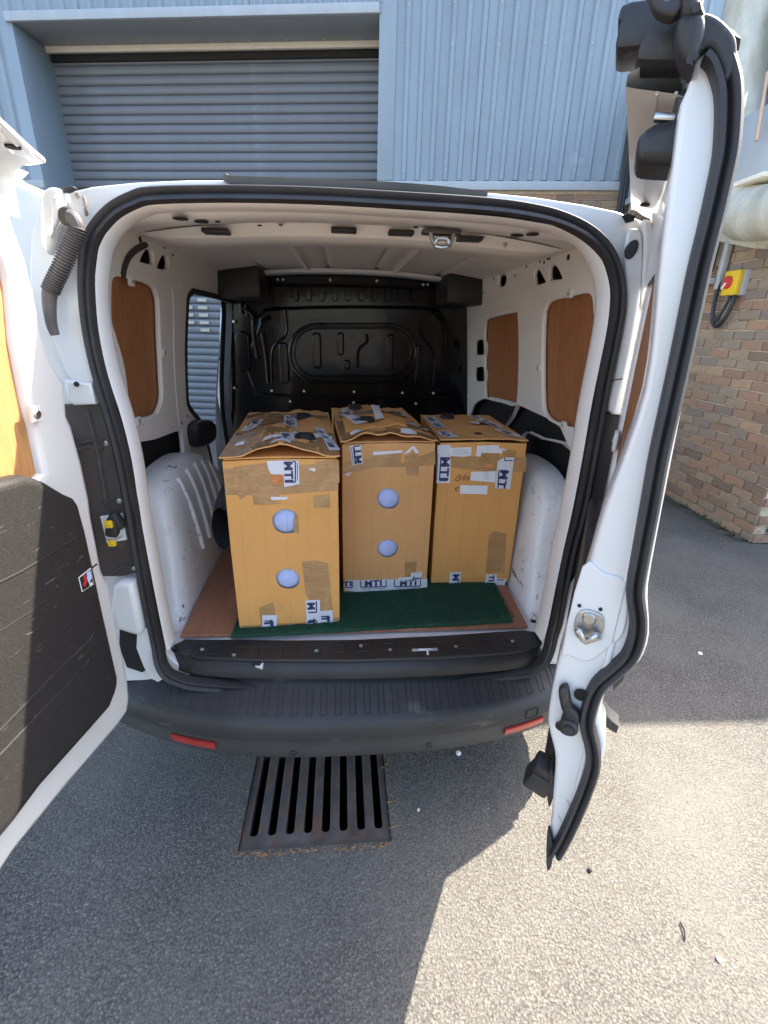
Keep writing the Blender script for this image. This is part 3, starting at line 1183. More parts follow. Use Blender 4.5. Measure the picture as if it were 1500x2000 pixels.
L_PLY = [(212, 590), (213, 555), (220, 541), (245, 543), (290, 557), (302, 575), (306, 600), (308, 660), (312, 740), (313, 775), (306, 800), (295, 811), (262, 817),
         (251, 812), (246, 770), (240, 725), (232, 690), (220, 650), (213, 625)]
L_H1 = [(269, 508), (280, 488), (292, 489), (296, 505), (293, 516), (272, 511)]
L_H2 = [(303, 520), (313, 499), (323, 501), (326, 515), (322, 526), (306, 524)]
L_REC = [(258, 872), (300, 858), (345, 842), (352, 850), (355, 888), (350, 896), (310, 915), (278, 940), (268, 935)]
L_DOOR = [(361, 600), (363, 580), (370, 570), (380, 570), (443, 586), (449, 600), (449, 640), (446, 800), (470, 960), (480, 1100), (440, 1080), (413, 920), (402, 870), (392, 830), (365, 795), (360, 760), (358, 680)]
L_BLK = [(362, 828), (385, 818), (400, 826), (402, 848), (395, 862), (372, 872), (364, 865)]


def wall(name, P, sx, holes, mat):
    hs = [smooth_loop(P.trace(h), 3) for h in holes]
    return plate(name, wall_outline(P, sx), hs, .018, .006, P.O + P.N * .0, P.U, P.V, mat, van, res=3)


RW.N = Vector((-1, 0, -TX)).normalized()   # inward
LW.N = Vector((1, 0, -TX)).normalized()
RWo, LWo = RW, LW


def inner(P, name, outer, holes, depth, bevel, mat, off, parent=None, sm=True, **kw):
    """a plate standing off the wall plane by off metres towards the load space"""
    o2 = smooth_loop(P.trace(outer), 3) if sm else P.trace(outer)
    return plate(name, o2, holes, depth, bevel, P.O + P.N * off, P.U, P.V, mat, parent or van, **kw)


wr = wall('inner_wall', RW, 1, [R_PLY_REAR, R_PLY_FRONT, R_H1, R_H2, R_H3, R_S1, R_S2, R_STEP, R_REC], M['white_in'])
wl = wall('inner_wall', LW, -1, [L_PLY, L_H1, L_H2, L_REC, L_DOOR], M['white_in'])
# black plates behind the openings stand in for the shade inside the walls
ro = wall_outline(RW, 1)
plate('cavity_shade', ro, [], .006, .002, RW.O + RW.N * -.046, RW.U, RW.V, M['void'], van)
lo = wall_outline(LW, -1)
plate('cavity_shade', lo, [smooth_loop(LW.trace(L_DOOR), 3)], .006, .002, LW.O + LW.N * -.046, LW.U, LW.V, M['void'], van)


def grown(P, pts, d):
    return off_loop(P.trace(pts), d)


for P, pts in ((RW, R_PLY_REAR), (RW, R_PLY_FRONT), (LW, L_PLY)):
    plate('plywood_panel', grown(P, pts, .025), [], .006, .001, P.O + P.N * -.016, P.U, P.V, M['ply'], van)
# clips that hold the panels
for P, pts in ((RW, [(1120, 573), (1108, 830), (1058, 718)]), (LW, [(248, 548), (262, 822), (313, 688)])):
    for q in pts:
        u, v = P.uv(*q)
        cl = plate('panel_clip', rrect(u - .016, v - .014, u + .016, v + .014, .005, 2), [], .010, .002, P.O + P.N * .012, P.U, P.V, M['whitepl'], van)
        c0 = P.O + P.U * u + P.V * v + P.N * .016
        disc('clip_screw', c0, P.N, .005, .003, M['steel'], cl, 8)
# raised pressing round the windows and the header of each wall
bead = [(1040, 575), (1030, 600), (1022, 640), (1030, 700), (1033, 740), (1028, 800), (1012, 830)]


def wall_beads(P, lists, r, off=.010, mat=None):
    paths = []
    for l in lists:
        pts = smooth_loop([tuple(P.O + P.U * u + P.V * v + P.N * off) for u, v in P.trace(l)], 4, False)
        paths.append([Vector(p) for p in pts])
    tubes('wall_pressing', paths, r, mat or M['white_in'], van, 8)


wall_beads(RW, [[(1022, 605), (1000, 600), (960, 612), (938, 622), (934, 640)], [(930, 595), (985, 578), (1020, 572), (1035, 560)],
                [(1045, 655), (1048, 665), (1062, 668)]], .005, .006)
wall_beads(LW, [[(330, 560), (334, 600), (335, 700), (340, 780), (345, 830)], [(345, 565), (355, 552), (390, 558), (435, 578)]], .005, .006)
wall_beads(LW, [[(231, 538), (234, 520), (243, 500), (258, 486), (276, 477)]], .009, .012, M['rubber'])
# side door seal and what stands beyond it
dl = smooth_loop(LW.trace(L_DOOR), 3)
sweep('side_door_seal', [LW.O + LW.U * u + LW.V * v for u, v in dl], [(-.012, -.02), (.010, -.02), (.010, .014), (-.012, .014)], LW.N, M['rubber'], van)
pl = [at(448, 590, 'y', 1.96), at(432, 600, 'y', 1.96), at(428, 700, 'y', 1.96), at(424, 770, 'y', 1.96), at(436, 828, 'y', 1.96), at(450, 880, 'y', 1.96), at(475, 900, 'y', 1.96), at(460, 700, 'y', 1.96)]
plate('door_pillar', [(p.x, p.z) for p in pl], [], .10, .012, (0, 1.99, 0), (1, 0, 0), (0, 0, 1), M['white'], van)
disc('pillar_bolt', at(431, 702, 'y', 1.935), (0, -1, 0), .008, .008, M['void'], van, 10)
inner(LW, 'door_stop_pad', L_BLK, [], .05, .012, M['plastic'], .03)
inner(RW, 'storage_step', [(940, 820), (950, 790), (958, 778), (1004, 789), (1006, 800), (988, 828), (975, 840)], [], .05, .015, M['plastic'], -.03)
# small punched holes
for P, pts in ((RW, [(1116, 502), (1068, 512), (1075, 505), (1079, 504), (1060, 510), (968, 543), (948, 572), (1010, 538), (1033, 520), (1012, 812), (1011, 820)]),
               (LW, [(267, 467), (315, 482), (332, 497), (303, 440), (413, 520), (362, 812), (350, 826)])):
    for k, q in enumerate(pts):
        u, v = P.uv(*q)
        disc('punched_hole', P.O + P.U * u + P.V * v + P.N * .0085, P.N, .009 if k == 0 else .005, .003, M['void'], van, 10)

# ---- ceiling
ZC = 1.826
gro = []
xs_ = []
for i in range(121):
    x = -.70 + 1.40 * i / 120
    d = 0
    for gx in (-.47, -.235, -.13, .13, .235, .47):
        d += -.016 * math.exp(-((x - gx) / .012) ** 2) if abs(gx) != .13 and abs(gx) != .47 else .014 * math.exp(-((x - gx) / .012) ** 2)
    xs_.append((x, d))
rows = [[(x, y, ZC - .055 * (abs(x) / .7) ** 2.4 + (d if .22 < y < 1.70 else 0) + .004) for x, d in xs_] for y in (.08, .2, .24, .6, 1.0, 1.4, 1.68, 1.76)]
grid('roof_lining', rows, M['roof_in'], van)


def cross_member(name, y0, y1, drop, mat, zoff=0.0, hwid=.69):
    rows = []
    yl = [(y0, .0), (y0 + .012, drop * .8), (y0 + .03, drop), (y1 - .03, drop), (y1 - .012, drop * .8), (y1, .0)]
    for y, d in yl:
        rows.append([(x, y + .02 * (1 - (x / .7) ** 2) * -1, ZC - .055 * (abs(x) / .7) ** 2.4 - d * (1 - (abs(x) / hwid) ** 7) + zoff) for x in np.linspace(-hwid, hwid, 41)])
    return grid(name, rows, mat, van)


cross_member('roof_header', .055, .205, .040, M['white_in'])
bowm = cross_member('roof_bow', .40, .57, .042, M['white_in'], 0, .64)
cross_member('roof_bow', 1.62, 1.72, .02, M['white_in'])
for x in (-.42, -.05, .12, .33):
    box('bow_pad', (x, .378, ZC - .02 - .055 * (abs(x) / .7) ** 2.4), (.075, .06, .012), M['rubber'], van, .003)
    if x != -.42:
        box('bow_pad', (x, .59, ZC - .018 - .055 * (abs(x) / .7) ** 2.4), (.10, .03, .008), M['rubber'], van, .003)
for q, r in (((352, 425), .018), ((393, 431), .017), ((425, 431), .006), ((507, 438), .006), ((548, 437), .005), ((690, 446), .005), ((812, 442), .006), ((1010, 458), .016), ((1040, 456), .016), ((943, 461), .006)):
    p = at(*q, 'z', 1.772)
    z = ZC - .055 * (abs(p.x) / .7) ** 2.4 - .040
    p = at(*q, 'z', z)
    disc('header_hole', (p.x, p.y, z - .0015), (0, 0, -1), r, .002, M['void'], van, 12)
# roof striker of the right door
p = at(862, 449, 'z', 1.778)
st = box('roof_striker', (p.x, p.y, 1.772), (.10, .035, .012), M['brownplastic'], van, .004)
hoop = [(-.024, 0, .0), (-.022, -.01, -.022), (-.012, -.012, -.034), (.012, -.012, -.034), (.022, -.01, -.022), (.024, 0, 0)]
tube('hoop', smooth_loop(hoop, 3, False), .006, M['steel'], st, 8)
hoop2 = [(-.03, -.012, -.004), (-.02, -.022, -.03), (-.012, -.022, -.018), (.012, -.022, -.018), (.02, -.022, -.03), (.03, -.012, -.004)]
tube('hoop', smooth_loop(hoop2, 3, False), .0055, M['steel'], st, 8)

# ---- bulkhead
YB = 1.76
BK = Plane((0, 1, 0), YB, (1, 0, 0), (0, 0, 1))
zr = lambda x: ZC - .055 * (abs(x) / .7) ** 2.4
bo = [(-.755, .57), (.76, .57), (.745, 1.05), (.724, 1.35), (.70, 1.60), (.69, 1.74)] + [(x, zr(x) - .015) for x in np.linspace(.68, -.68, 15)] + [(-.68, 1.74), (-.69, 1.62), (-.716, 1.35), (-.742, 1.05)]
bulk = plate('bulkhead', bo, [], .03, .004, (0, YB + .02, 0), (1, 0, 0), (0, 0, 1), M['bulk'], van)
pc = BK.trace([(497, 770), (500, 640), (512, 610), (535, 600), (690, 596), (840, 600), (862, 612), (873, 640), (876, 770)])
plate('pressed_panel', smooth_loop(pc, 2), [], .05, .02, (0, YB + .0, 0), (1, 0, 0), (0, 0, 1), M['bulk'], bulk, res=4)
YF = YB - .025
F_ = lambda q, d=0: Vector(at(*q, 'y', YF)) + Vector((0, -d - .004, 0))
ov = rrect(566, 634, 811, 746, 52, 6)
ovp = [F_(q) for q in ov]
tube('oval_pressing', ovp, .011, M['bulk'], bulk, 8, True)
ov2 = [F_(q) for q in rrect(575, 641, 802, 735, 44, 6)]
tube('oval_pressing', ov2, .006, M['bulk'], bulk, 8, True)


def pill(px0, py0, px1, py1, t=.022):
    a, b = F_((px0, py1)), F_((px1, py0))
    r = min(b.x - a.x, b.z - a.z) / 2 * .98
    plate('pressed_bead', rrect(a.x, a.z, b.x, b.z, r, 4), [], t, t * .45, (0, YF - .002, 0), (1, 0, 0), (0, 0, 1), M['bulk'], bulk, res=3)


for pb in ((611, 649, 627, 720), (658, 649, 672, 694), (753, 652, 770, 723), (547, 668, 563, 750), (809, 674, 823, 750), (464, 646, 486, 726), (672, 702, 684, 723)):
    pill(*pb)
for l, r in (([(716, 652), (716, 668), (700, 684), (699, 718)], .009), ([(557, 605), (559, 652), (532, 682), (531, 748)], .008), ([(821, 625), (822, 652), (847, 690), (845, 752)], .008),
             ([(508, 640), (514, 628), (530, 618)], .012), ([(512, 650), (520, 700), (524, 748)], .014), ([(494, 625), (496, 660), (503, 700)], .012),
             ([(843, 608), (858, 622), (868, 645), (871, 700)], .008), ([(474, 600), (490, 612), (495, 622)], .012), ([(520, 556), (700, 558), (830, 565)], .006), ([(495, 772), (700, 774), (880, 776)], .006),
             ([(470, 590), (471, 612)], .01), ([(480, 596), (483, 618)], .01)):
    pts = smooth_loop([tuple(F_(q)) for q in l], 5, False)
    tube('pressed_bead', [Vector(p) for p in pts], r, M['bulk'], bulk, 8)
for k in range(10):
    pill(570 + k * 26, 562, 582 + k * 26, 588, .008)
for q in ((531, 763), (594, 763.7), (691.5, 765), (786, 767), (846, 768), (567, 784), (691, 786), (812, 788), (543, 546), (553, 546), (645, 547), (736, 549), (826, 556), (835, 556), (457, 628), (458, 757), (916, 640), (915, 766)):
    disc('bulkhead_bolt', F_(q), (0, -1, 0), .008, .008, M['bolt'], bulk, 10, .003)
# corner boxes at the roof
for q0, q1, yb in (((432, 528), (522, 592), 1.35), ((852, 552), (945, 600), 1.35)):
    a, b = at(q0[0], q1[1], 'y', YB - .05), at(q1[0], q0[1], 'y', YB - .05)
    box('corner_cover', ((a.x + b.x) / 2, YB - .16, 1.735), (b.x - a.x, .34, .15), M['plastic'], bulk, .02)
# ---- floor, wheel arches
ZF = .572
plate('load_floor', [(-.72, .072), (.72, .072), (.74, 1.77), (-.74, 1.77)], [], .02, .002, (0, 0, ZF - .01), (1, 0, 0), (0, 1, 0), M['scuff'], van)
for q in ((343, 1223), (1041, 1213)):
    p = at(*q, 'z', ZF)
    disc('floor_plug', p, (0, 0, 1), .012, .004, M['void'], van, 14, .002)


def arch(sx):
    prof = [(.14, .575), (.19, .60), (.24, .74), (.28, .90), (.33, 1.0), (.42, 1.045), (.55, 1.055), (.70, 1.045), (.85, 1.0), (1.0, .91), (1.13, .80), (1.22, .68), (1.28, .58)]
    prof = smooth_loop(prof, 3, False)
    rows = []
    for y, z in prof:
        h = (z - .575)
        r = []
        for fx, fz in ((.600, -.02), (.604, .08), (.615, .45), (.630, .74), (.645, .88), (.663, .965), (.69, 1.0), (.76, 1.0)):
            r.append((sx * fx, y - (.05 * (fx - .6) / .1 if fx < .7 else .05) * 0, .575 + h * fz))
        rows.append(r)
    a = grid('wheel_arch', rows, M['scuff'], van, angle=50)
    paths = []
    for k, y in enumerate((.46, .56, .66, .76, .86)):
        h = np.interp(y, [p[0] for p in prof], [p[1] for p in prof]) - .575
        paths.append([Vector((sx * x, y + dy, .575 + h * fz)) for x, fz, dy in ((.609, .30, .03), (.614, .45, .02), (.624, .64, .01), (.638, .80, .0), (.655, .93, -.01))])
    if sx < 0:
        tubes('arch_rib', paths, .010, M['scuff'], a, 8)
    return a


arch(-1)
arch(1)

# ---- sill trim
def sill_pt(px, py, z):
    p = at(px, py, 'z', z)
    return (p.x, p.y)


so_ = [sill_pt(*q) for q in []] if False else None
zs = .576
outl = [at(*q, 'z', zs) for q in ((340, 1262), (362, 1251), (560, 1253), (690, 1252), (860, 1244), (1020, 1233), (1046, 1237), (1062, 1255), (1050, 1268), (1000, 1276), (860, 1287), (690, 1293), (500, 1292), (385, 1287), (345, 1275))]
sill = plate('sill_trim', [(p.x, p.y) for p in outl], [], .014, .005, (0, 0, zs), (1, 0, 0), (0, 1, 0), M['plastic'], van)
# the front fall of the trim
fr = [at(*q, 'z', .574) for q in ((335, 1268), (380, 1284), (500, 1291), (690, 1292), (860, 1286), (1000, 1275), (1055, 1262))]
fr = smooth_loop([tuple(p) for p in fr], 4, False)
rows = [[(p[0], p[1] + .004, p[2]) for p in fr], [(p[0] * 1.002, p[1] - .008, p[2] - .008) for p in fr], [(p[0] * 1.005, p[1] - .018, p[2] - .03) for p in fr], [(p[0] * 1.005, p[1] - .02, p[2] - .05) for p in fr]]
grid('sill_fall', rows, M['plastic'], van)
for k in range(14):
    px = 380 + k * 47
    a = at(px, 1258 - max(0, (px - 560) * .03), 'z', zs + .008)
    pts = [(a.x - .028, a.y - .012), (a.x + .018, a.y - .012), (a.x + .024, a.y - .03), (a.x + .018, a.y - .055), (a.x - .028, a.y - .055)]
    plate('sill_rib', rrect(a.x - .027, a.y - .052, a.x + .022, a.y - .01, .008, 3), [rrect(a.x - .021, a.y - .046, a.x + .016, a.y - .016, .006, 3)], .004, .0015, (0, 0, zs + .008), (1, 0, 0), (0, 1, 0), M['plastic'], sill)
for q in ((395, 1269), (457, 1280), (618, 1272), (705, 1262), (762, 1270), (890, 1264), (1001, 1253)):
    disc('sill_screw', at(*q, 'z', zs + .007), (0, 0, 1), .006, .003, M['bolt'], sill, 8)
# pocket with the floor striker, and the notch on the left
a = at(831, 1288, 'y', -.028)
pk = box('striker_pocket', (a.x, -.008, .566), (.092, .075, .022), M['void'], van, .004)
box('striker_plate', (a.x, -.020, .569), (.086, .045, .016), M['scuff'], van, .003, rot=(.55, 0, 0))
tube('floor_striker', [(a.x + .01, -.005, .575), (a.x + .008, -.022, .588), (a.x + .006, -.04, .57)], .006, M['steel'], van, 8)
a = at(505, 1298, 'y', -.028)
box('latch_notch', (a.x, -.012, .568), (.030, .05, .02), M['void'], van, .006, rot=(0, 0, -.3))
box('notch_edge', (a.x + .004, -.030, .560), (.024, .016, .02), M['white'], van, .003, rot=(.3, 0, -.3))

# ---- bumper
BP = [(.02, .545), (-.015, .538), (-.035, .515), (-.06, .500), (-.12, .478), (-.15, .464), (-.165, .448), (-.172, .42), (-.174, .392)]
BQ = [(-.174, .392), (-.162, .386), (-.152, .372), (-.146, .33), (-.138, .295), (-.118, .268), (-.08, .262), (.0, .30)]


def byo(x):
    return .155 * (abs(x) / .80) ** 2.6


def brow(prof, xr, col=0):
    rows = []
    for x in xr:
        r = []
        ax = abs(x)
        for y, z in prof:
            yo = byo(x)
            zz = z + .035 * max(0, (ax - .45) / .4) ** 1.5 * (1 if z < .42 else .35)
            r.append((x, y + yo, zz))
        rows.append(r)
    return rows


xr = list(np.linspace(-.86, .86, 45))
up = brow(BP, xr)
side = lambda sx, prof: [[(sx * (.86 + .035), y * .4 + .28, z + .03) for y, z in prof], [(sx * (.905), y * .2 + .42, z + .04) for y, z in prof]]
rows = side(-1, BP)[::-1] + up + side(1, BP)
bum = grid('bumper', rows, M['bumper'], van, angle=30)
rows = side(-1, BQ)[::-1] + brow(BQ, xr) + side(1, BQ)
grid('bumper_skirt', rows, M['bumper_low'], bum, angle=30)


def on_bumper(x, y, z):
    ax = abs(x)
    return Vector((x, y + byo(x), z + .035 * max(0, (ax - .45) / .4) ** 1.5 * (1 if z < .42 else .35)))


# grip ribs on the step
ribs = []
for k in range(29):
    x = -.60 + k * .0435
    w_ = .017
    ins = .5 if k % 1 == 0 else 0
    for xx in (x - w_ / 2, x + w_ / 2):
        ribs.append([on_bumper(xx, -.064, .4988), on_bumper(xx, -.09, .489), on_bumper(xx, -.12, .478), on_bumper(xx, -.148, .4652)])
    ribs.append([on_bumper(x - w_ / 2, -.148, .4652), on_bumper(x, -.1485, .465), on_bumper(x + w_ / 2, -.148, .4652)])
tubes('step_ribs', ribs, .0018, M['bumper'], bum, 6)
# red reflectors
for sx in (-1, 1):
    x0, x1 = sx * .455, sx * .595
    a0, a1 = min(x0, x1), max(x0, x1)
    vs3, fs3 = [], []
    n3 = 8
    for i in range(n3 + 1):
        x = a0 + (a1 - a0) * i / n3
        for y, z in ((-.152, .350), (-.158, .348), (-.152, .322), (-.140, .320)):
            vs3.append(on_bumper(x, y, z))
    for i in range(n3):
        for j in range(3):
            fs3.append((i * 4 + j, i * 4 + j + 1, (i + 1) * 4 + j + 1, (i + 1) * 4 + j))
    fs3 += [(0, 1, 2, 3), tuple(n3 * 4 + j for j in (3, 2, 1, 0))]
    pyd('red_reflector', vs3, fs3, M['red'], bum)
for q in ((573, 1471), (839, 1455)):
    for zt in (.335,):
        p = at(*q, 'y', -.14)
        p = at(*q, 'y', -.146 + byo(p.x))
    disc('parking_sensor', p + Vector((0, .004, 0)), (0, -1, -.15), .011, .008, M['bumper'], bum, 16, .002)
p = at(1030, 1408, 'y', -.10)
pts = [on_bumper(p.x + dx, -.1745, .405 + dz) for dx, dz in ((-.02, .022), (.02, .022), (.022, .018), (.022, -.008), (.018, -.012), (-.02, -.012))]
tube('towing_cover', pts, .0016, M['void'], bum, 5, True)

# ---- tail lamp carriers, hinge plates and the like beside the opening
def rear_plate(name, pts, depth, off, mat, sm=False, bevel=.003, parent=None, **kw):
    uv = REAR.trace(pts)
    if sm:
        uv = smooth_loop(uv, 3)
    return plate(name, uv, [], depth, bevel, (0, -off, 0), (1, 0, 0), (0, 0, 1), mat, parent or van, **kw)


tl = rear_plate('tail_lamp_carrier', [(120, 790), (197, 787), (215, 850), (233, 930), (248, 1010), (262, 1085), (268, 1118), (236, 1124), (180, 1124), (130, 1000)], .02, -.004, M['brownplastic'])
for q in ((204, 867), (231, 980), (260, 1112)):
    p = at(q[0], q[1], 'y', -.012)
    d_ = disc('carrier_screw', p + Vector((0, .012, 0)), (0, -1, 0), .007, .01, M['bolt'], tl, 10, .003)
for l in ([(150, 868), (175, 862), (200, 858), (204, 868)], [(152, 878), (180, 872), (200, 876)], [(200, 982), (222, 975), (228, 985)], [(220, 1118), (245, 1105), (258, 1108)], [(170, 800), (190, 880), (208, 985)]):
    tube('carrier_edge', [at(*q, 'y', -.008) for q in l], .004, M['brownplastic'], tl, 6)
rear_plate('tail_lamp_carrier', [(1178, 806), (1240, 800), (1200, 960), (1165, 1100), (1124, 1160), (1108, 1160), (1126, 1070), (1146, 1000), (1165, 900)], .02, -.004, M['void'])
rear_plate('lower_pillar', [(1110, 1140), (1145, 1090), (1140, 1170), (1120, 1250), (1100, 1290), (1066, 1290), (1082, 1258), (1096, 1217)], .02, .0, M['white'])
# hinges (left: upper, lower)
hg = rear_plate('door_hinge', [(136, 738), (150, 742), (172, 745), (188, 746), (196, 787), (155, 789), (142, 780)], .03, .012, M['white'], bevel=.006)
disc('hinge_pin', at(149, 750, 'y', -.03), (.6, -1, 0), .006, .008, M['void'], hg, 10)
hg2 = rear_plate('door_hinge', [(232, 1130), (246, 1122), (272, 1124), (282, 1175), (290, 1215), (284, 1228), (262, 1222), (232, 1212), (226, 1170)], .05, .02, M['white'], bevel=.016)
rear_plate('lower_pillar', [(272, 1218), (292, 1222), (306, 1290), (326, 1318), (312, 1326), (296, 1318), (284, 1296), (270, 1260)], .02, .006, M['white'])
rear_plate('gaiter', [(236, 1216), (268, 1228), (280, 1262), (296, 1300), (280, 1310), (250, 1300), (235, 1260)], .02, .0, M['void'])
# check latch with yellow clips
ck = rear_plate('check_latch', [(201, 1005), (243, 999), (252, 1050), (214, 1056)], .012, .012, M['whitepl'])
box('latch_body', at(221, 1028, 'y', -.04), (.032, .035, .055), M['plastic'], ck, .008, rot=(0, .25, .2))
box('latch_arm', at(230, 1016, 'y', -.04), (.02, .03, .05), M['plastic'], ck, .006, rot=(0, -.35, 0))
box('yellow_clip', at(212, 1024, 'y', -.06), (.020, .012, .020), M['yellow'], ck, .004)
box('yellow_clip', at(219, 1061, 'y', -.06), (.020, .012, .017), M['yellow'], ck, .004)
tube('latch_link', [at(208, 1052, 'y', -.06), at(222, 1055, 'y', -.06), at(240, 1046, 'y', -.05)], .003, M['steel'], ck, 6)
# upper left pillar pieces
rear_plate('hinge_cover', [(90, 470), (89, 420), (91, 392), (100, 374), (115, 370), (128, 376), (133, 395), (134, 430), (122, 455), (115, 480), (108, 500), (95, 490)], .03, .012, M['white'], True, .012)
rear_plate('hinge_cover', [(118, 420), (117, 400), (124, 391), (134, 396), (136, 425), (126, 452), (116, 470)], .02, .03, M['white'], True, .008)
rear_plate('pillar_step', [(112, 505), (160, 490), (172, 640), (192, 740), (150, 748), (118, 690), (104, 640), (108, 560)], .012, .008, M['white'], True, .005)
st_ = simple('old_sealant', (.30, .24, .19), .9, var=.7, vscale=90, bscale=60, bstr=.6)
for sp_ in ([(164, 384), (169, 388), (173, 402), (171, 410), (167, 404), (165, 394)], [(168, 408), (174, 412), (176, 421), (171, 424), (168, 416)], [(150, 380), (157, 378), (160, 384), (154, 390)]):
    rear_plate('sealant_stain', sp_, .003, .0076, st_, True, .001)
rear_plate('roof_plug', [(128, 371), (137, 366), (148, 366), (152, 370), (146, 375), (134, 379)], .016, .006, M['cable'], True, .004)
# conduit hose with its ribs
hp = smooth_loop([tuple(at(*q, 'y', -.045)) for q in ((134, 424), (144, 428), (150, 445), (142, 470), (131, 497), (118, 527), (105, 553), (97, 575), (97, 605), (101, 635), (108, 655))], 8, False)
hp = [Vector(p) for p in hp]
hr, cnt = [], len(hp)
fine = []
for i in range(cnt - 1):
    for s in range(4):
        fine.append(hp[i].lerp(hp[i + 1], s / 4))
rad_ = []
for i in range(len(fine)):
    t = i / len(fine)
    if t < .2:
        rad_.append(.0145)
    elif t < .68:
        rad_.append(.0165 + .0024 * (1 if (i // 3) % 2 else -1))
    else:
        rad_.append(.0155 - .006 * (t - .68) / .32)
hz = tube('wiring_hose', fine, rad_, M['hose'], van, 14, angle=25)
disc('hose_plug', at(135, 424, 'y', -.03), (0, -1, 0), .019, .012, M['brownplastic'], hz, 18, .004)
# right pillar pieces
rear_plate('pillar_step', [(1216, 500), (1222, 455), (1235, 448), (1246, 452), (1250, 480), (1248, 560), (1235, 700), (1218, 800), (1184, 800), (1196, 736), (1212, 653), (1220, 590)], .014, .006, M['white'], True, .006)
pg = rear_plate('pillar_plug', [(1215, 503), (1214, 490), (1222, 477), (1234, 470), (1240, 476), (1238, 490), (1230, 503), (1221, 508)], .008, .014, M['plastic'], True, .003)
rear_plate('hinge_cover', [(1250, 440), (1258, 430), (1270, 440), (1273, 470), (1266, 560), (1252, 610), (1248, 560), (1252, 480)], .02, .004, M['white'], True, .008)
rear_plate('roof_plug', [(1214, 422), (1220, 418), (1236, 424), (1232, 434), (1222, 436)], .02, .006, M['void'], False, .005)
tube('pillar_seam', [at(*q, 'y', -.014) for q in ((1184, 760), (1190, 748), (1200, 742), (1216, 740))], .0016, M['void'], van, 5)

# added, mostly hidden tail lamps on the body corners and the quarter panel seen behind the left hinge
for sx in (-1, 1):
    lp = [(.742 * sx, 1.27), (.775 * sx, 1.29), (.812 * sx, 1.24), (.832 * sx, 1.05), (.835 * sx, .84), (.80 * sx, .79), (.755 * sx, .85), (.742 * sx, 1.0)]
    plate('added_tail_lamp', lp, [], .08, .022, (0, -.005, 0), (1, 0, 0), (0, 0, 1), M['red'], van, res=3)  # mostly hidden by the doors, added to bulge the ground shadow
qp = [at(*q, 'y', .07) for q in ((18, 344), (42, 354), (88, 374), (100, 388), (112, 440), (118, 560), (120, 730), (60, 720), (20, 560), (12, 430))]
plate('quarter_panel', smooth_loop([(p.x, p.z) for p in qp], 3), [], .05, .02, (0, .085, 0), (1, 0, 0), (0, 0, 1), M['white'], van, res=4)
# ================================================================== LEFT DOOR (swung out past a right angle)
LD = Plane((1, -.18, 0), -.65, (-.18, -1, 0), (0, 0, 1))      # u runs from the hinge towards the camera, v = z, N towards the load opening
LD.N = LD.U.cross(LD.V).normalized()
if LD.N.x < 0:
    LD.N = -LD.N


def ld_plate(name, outer, holes, depth, bevel, off, mat, parent, sm=False, uv=False, **kw):
    o2 = outer if uv else LD.trace(outer)
    if sm:
        o2 = smooth_loop(o2, 3)
    return plate(name, o2, holes, depth, bevel, LD.O + LD.N * off, LD.U, LD.V, mat, parent, **kw)


def ld_far(u, z):
    return (u, z)


UFAR = 1.02
ou = LD.trace([(6, 377), (14, 379), (21, 388), (29, 412), (43, 455), (62, 508), (79, 580), (90, 640), (108, 700), (136, 748), (141, 812), (150, 832), (170, 907), (184, 975),
               (188, 1010), (207, 1112), (221, 1140), (234, 1216), (245, 1263), (258, 1330), (261, 1360), (257, 1390), (237, 1420), (137, 1538), (36, 1665), (0, 1722)])
low = ou[-1]
outer = ou + [(UFAR - .10, low[1] - .012), (UFAR, low[1] + .06), (UFAR + .02, 1.0), (UFAR - .04, 1.66), (UFAR - .14, 1.765)]
WIN = [(-90, 430), (-40, 452), (0, 488), (12, 510), (22, 534), (28, 562), (36, 664), (46, 720), (60, 790), (74, 840), (91, 926), (60, 960), (0, 990)]
win_uv = LD.trace(WIN)
win_uv = win_uv[:-1] + [(LD.uv(0, 945)[0], 1.15), (.86, 1.16), (.86, 1.55), (.78, 1.69)]
ldoor = ld_plate('rear_door', outer, [win_uv], .075, .016, -.045, M['white'], van, uv=True)
LS = Plane((1, -.18, 0), -.65 - .080 * 1.016, (-.18, -1, 0), (0, 0, 1))
skin = LS.trace([(62, 337), (42, 356), (29, 378), (25, 400)]) + [(u + .004, v - .0) for u, v in ou[3:]] + [(UFAR - .10, low[1] - .012), (UFAR, low[1] + .06), (UFAR + .02, 1.0), (UFAR - .04, 1.72), (UFAR - .10, 1.836), (.2, 1.838)]
ld_plate('outer_skin', skin, [], .012, .005, -.088, M['white'], ldoor, uv=True)
# lip that leans over the roof edge, seen from below
ZL = 1.838
le = [at(*q, 'z', ZL) for q in ((90, 320), (60, 295), (30, 267), (0, 240))]
lip_xy = [(p.x, p.y) for p in le] + [(-.60, -.34), (-.605, -.5), (-.64, -.75), (-.70, -.96), (-.93, -.93), (-.84, -.5), (-.785, -.2), (-.762, -.06), (-.735, -.01), (-.70, -.008)]
plate('roof_lip', lip_xy, [], .012, .004, (0, 0, ZL + .006), (1, 0, 0), (0, 1, 0), M['white'], ldoor)
# soft corner between the lip and the skin
cr = [at(*q, 'z', ZL - .004) for q in ((66, 330), (58, 338))]
rows = []
for i in range(9):
    yy = -.03 - .9 * i / 8
    xo = -.65 + .18 * yy
    rows.append([(xo - .076, yy, 1.74), (xo - .074, yy, 1.80), (xo - .066, yy, 1.822), (xo - .048, yy, 1.834), (xo - .02, yy, 1.838)])
grid('lip_corner', rows, M['white'], ldoor)
ld_plate('plywood_panel', off_loop(win_uv, .012), [], .010, .001, -.030, M['plydoor'], ldoor, uv=True)
